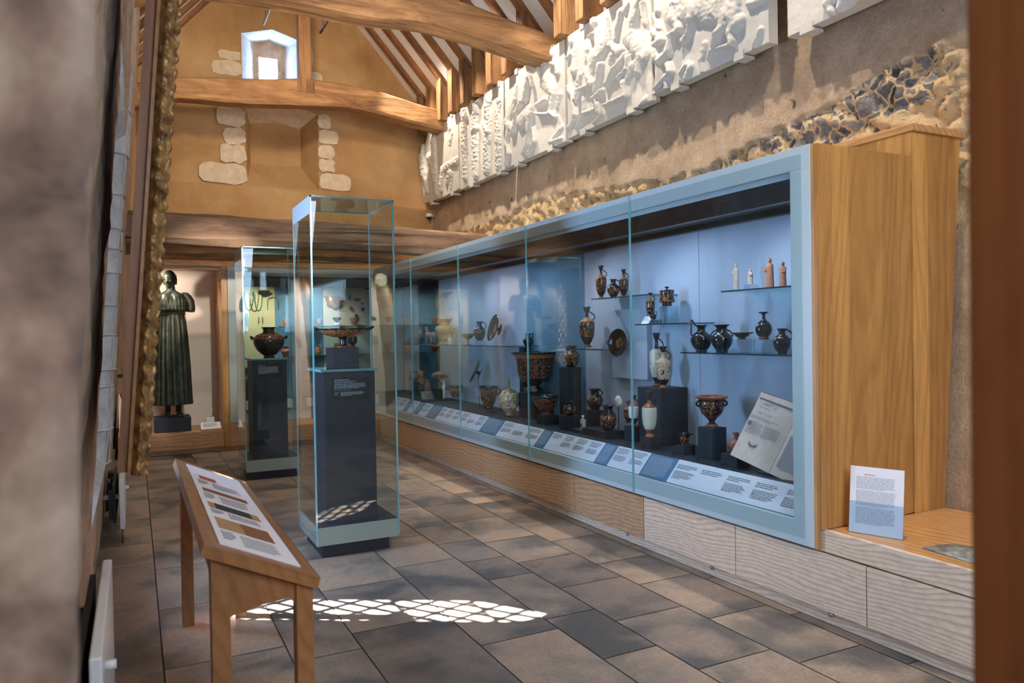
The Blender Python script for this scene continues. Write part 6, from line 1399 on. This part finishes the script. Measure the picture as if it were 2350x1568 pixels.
q = MB(); q.tube([(.95, .36, 1.0), (.95, .31, 1.0), (.86, .31, 1.0)], .011, 10); q.build('handle', M['chrome'], t)

# ================================================================== PAINTING, RADIATORS, CABINET ON THE LEFT WALL
def painting():
    y0, y1 = 2.9, 4.12; zb, zt_ = .985, 3.25
    back = lambda z: -.062 + (z - .985) * .0745; mid = lambda z: -.018 + (z - .985) * .078; fro = lambda z: .030 + (z - .985) * .085
    t = thing('framed_painting', (0, 3.5, zb), 'big picture in a carved gilt frame hung tilted on the side wall, seen edge on', 'painting')
    q = MB(); q.prism([(back(zb), y0 + .03, zb), (mid(zb) - .012, y0 + .03, zb), (mid(zt_) - .012, y0 + .03, zt_), (back(zt_), y0 + .03, zt_)], (0, y1 - y0 - .06, 0)); bevel(q.build('backing_box', M['door'], t), .003)
    q = MB(); q.prism([(mid(zb) - .014, y0 + .012, zb - .006), (mid(zb) - .002, y0 + .012, zb - .006), (mid(zt_) - .002, y0 + .012, zt_), (mid(zt_) - .014, y0 + .012, zt_)], (0, y1 - y0 - .03, 0)); q.build('inner_strip', M['table'], t)
    # carved moulding: near stile with leaves
    vs = []; n, m_ = 420, 16
    for i in range(n + 1):
        z = zb - .01 + (zt_ - zb) * i / n; w_ = fro(z) - mid(z)
        for j in range(m_ + 1):
            s_ = j / m_; leaf = abs(math.sin(z * 48 + s_ * 2.2)); l2 = abs(math.sin(z * 96 + 1 + s_ * 5))
            bump = .016 * leaf * math.sin(math.pi * s_) + .007 * l2 * (s_ > .3) + .006 * noise.noise(Vector((z * 30, s_ * 6, 0)))
            x = mid(z) - .002 + w_ * s_ + (.010 * abs(math.sin(z * 60)) + .004 * noise.noise(Vector((z * 50, 1, 0)))) * (s_ ** 3)
            vs.append((x, y0 + .012 - bump - .02 * math.sin(math.pi * min(1, s_ * 1.2)), z))
        vs.append((fro(z) - .02, y0 + .10, z))
    kk = m_ + 2; fs = [(i * kk + j, i * kk + j + 1, (i + 1) * kk + j + 1, (i + 1) * kk + j) for i in range(n) for j in range(kk - 1)]
    q = MB(); q.add(vs, fs, 0, True); q.build('carved_stile', M['gilt'], t)
    q = MB(); q.prism([(mid(zb), y0 + .02, zb), (fro(zb) - .012, y0 + .02, zb), (fro(zb + .1) - .02, y0 + .02, zb + .1), (mid(zb + .1), y0 + .02, zb + .1)], (0, y1 - y0 - .04, 0)); bevel(q.build('bottom_rail', M['gilt'], t), .006)
    q = MB(); q.prism([(mid(zb + .1), y0 + .1, zb + .1), (mid(zb + .1) + .004, y0 + .1, zb + .1), (mid(zt_) + .004, y0 + .1, zt_), (mid(zt_), y0 + .1, zt_)], (0, y1 - y0 - .2, 0)); q.build('canvas', M['door'], t)
painting()
def radiator(label, y0, y1, zt_, x1, valve=True, g=None):
    t = thing('radiator', (x1 - .02, (y0 + y1) / 2, .12), label, 'radiator', g)
    q = MB(); q.box(x1 - .032, x1, y0, y1, .10, zt_); bevel(q.build('panel', M['enamel'], t), .006)
    for yy in (y0 + .12, y1 - .12):
        q = MB(); q.box(wl(.4) - .03, x1 - .032, yy - .012, yy + .012, zt_ - .16, zt_ - .13); q.build('bracket', M['chrome'], t)
    q = MB(); q.box(x1 - .075, x1 - .055, y0 + .05, y1, .14, zt_ - .05); q.build('rear_panel', M['black'], t)
    for yy in (y0 + .06, y0 + .62):
        q = MB(); q.box(x1 - .10, x1 - .076, yy, yy + .09, .16, zt_ - .10); q.build('wall_plate', M['black'], t)
    q = MB(); q.tube([(x1, y0 + .2, zt_ - .1), (x1 + .028, y0 + .2, zt_ - .1)], .014, 10); q.build('valve', M['enamel'], t)
    q = MB(); q.tube([(x1 - .016, y0 + .03, .10), (x1 - .016, y0 + .03, .0)], .008, 8); q.build('pipe', M['copper'], t)
radiator('white flat panel radiator nearest the doorway, low on the left wall', 2.27, 3.27, .602, -.094)
p = at(280, 1095, y=5.96); radiator('farther white radiator with valves sticking out, beyond the gilt frame', 5.96, 6.9, .46, -.086)
t = thing('wall_cabinet', (-.02, 9.0, .87), 'hanging oak wall cabinet with a blue glass screen edge, left of the statue', 'cabinet')
q = MB(); q.box(-.36, .155, 8.8, 9.1, .87, 2.32); bevel(q.build('body', M['oak_up'], t), .002)
q = MB(); q.box(.157, .175, 8.80, 9.08, .90, 1.9); q.build('screen_edge', M['edge'], t)
q = MB(); q.box(-.21, -.10, 8.796, 8.80, 1.04, 1.075); q.build('slot', M['black'], t)
t = thing('cable_run', (-.2, 8.85, 0.3), 'black conduit and loose cables hanging below the oak wall cabinet', 'cable')
q = MB(); q.tube([(-.20, 8.85, .87), (-.21, 8.84, .3)], .022, 8); q.build('conduit', M['dark'], t)
for k in range(3):
    q = MB(); q.tube([(-.14 + .03 * k, 8.84, .87), (-.10 + .03 * k, 8.80, .7), (-.15 + .03 * k, 8.82, .5), (-.13 + .03 * k, 8.83, .32)], .007, 6); q.build('cable', M['black'], t)
c = Vector((-.16, 6.75, .33)); q = MB(); p = at(250, 1130, y=7.2); q.box(p.x - .05, p.x + .04, 7.15, 7.3, p.z - .16, p.z + .17); tag(rebase(bevel(q.build('speaker_box', M['black']), .006)), 'small black box on the left wall behind the farther radiator', 'speaker')
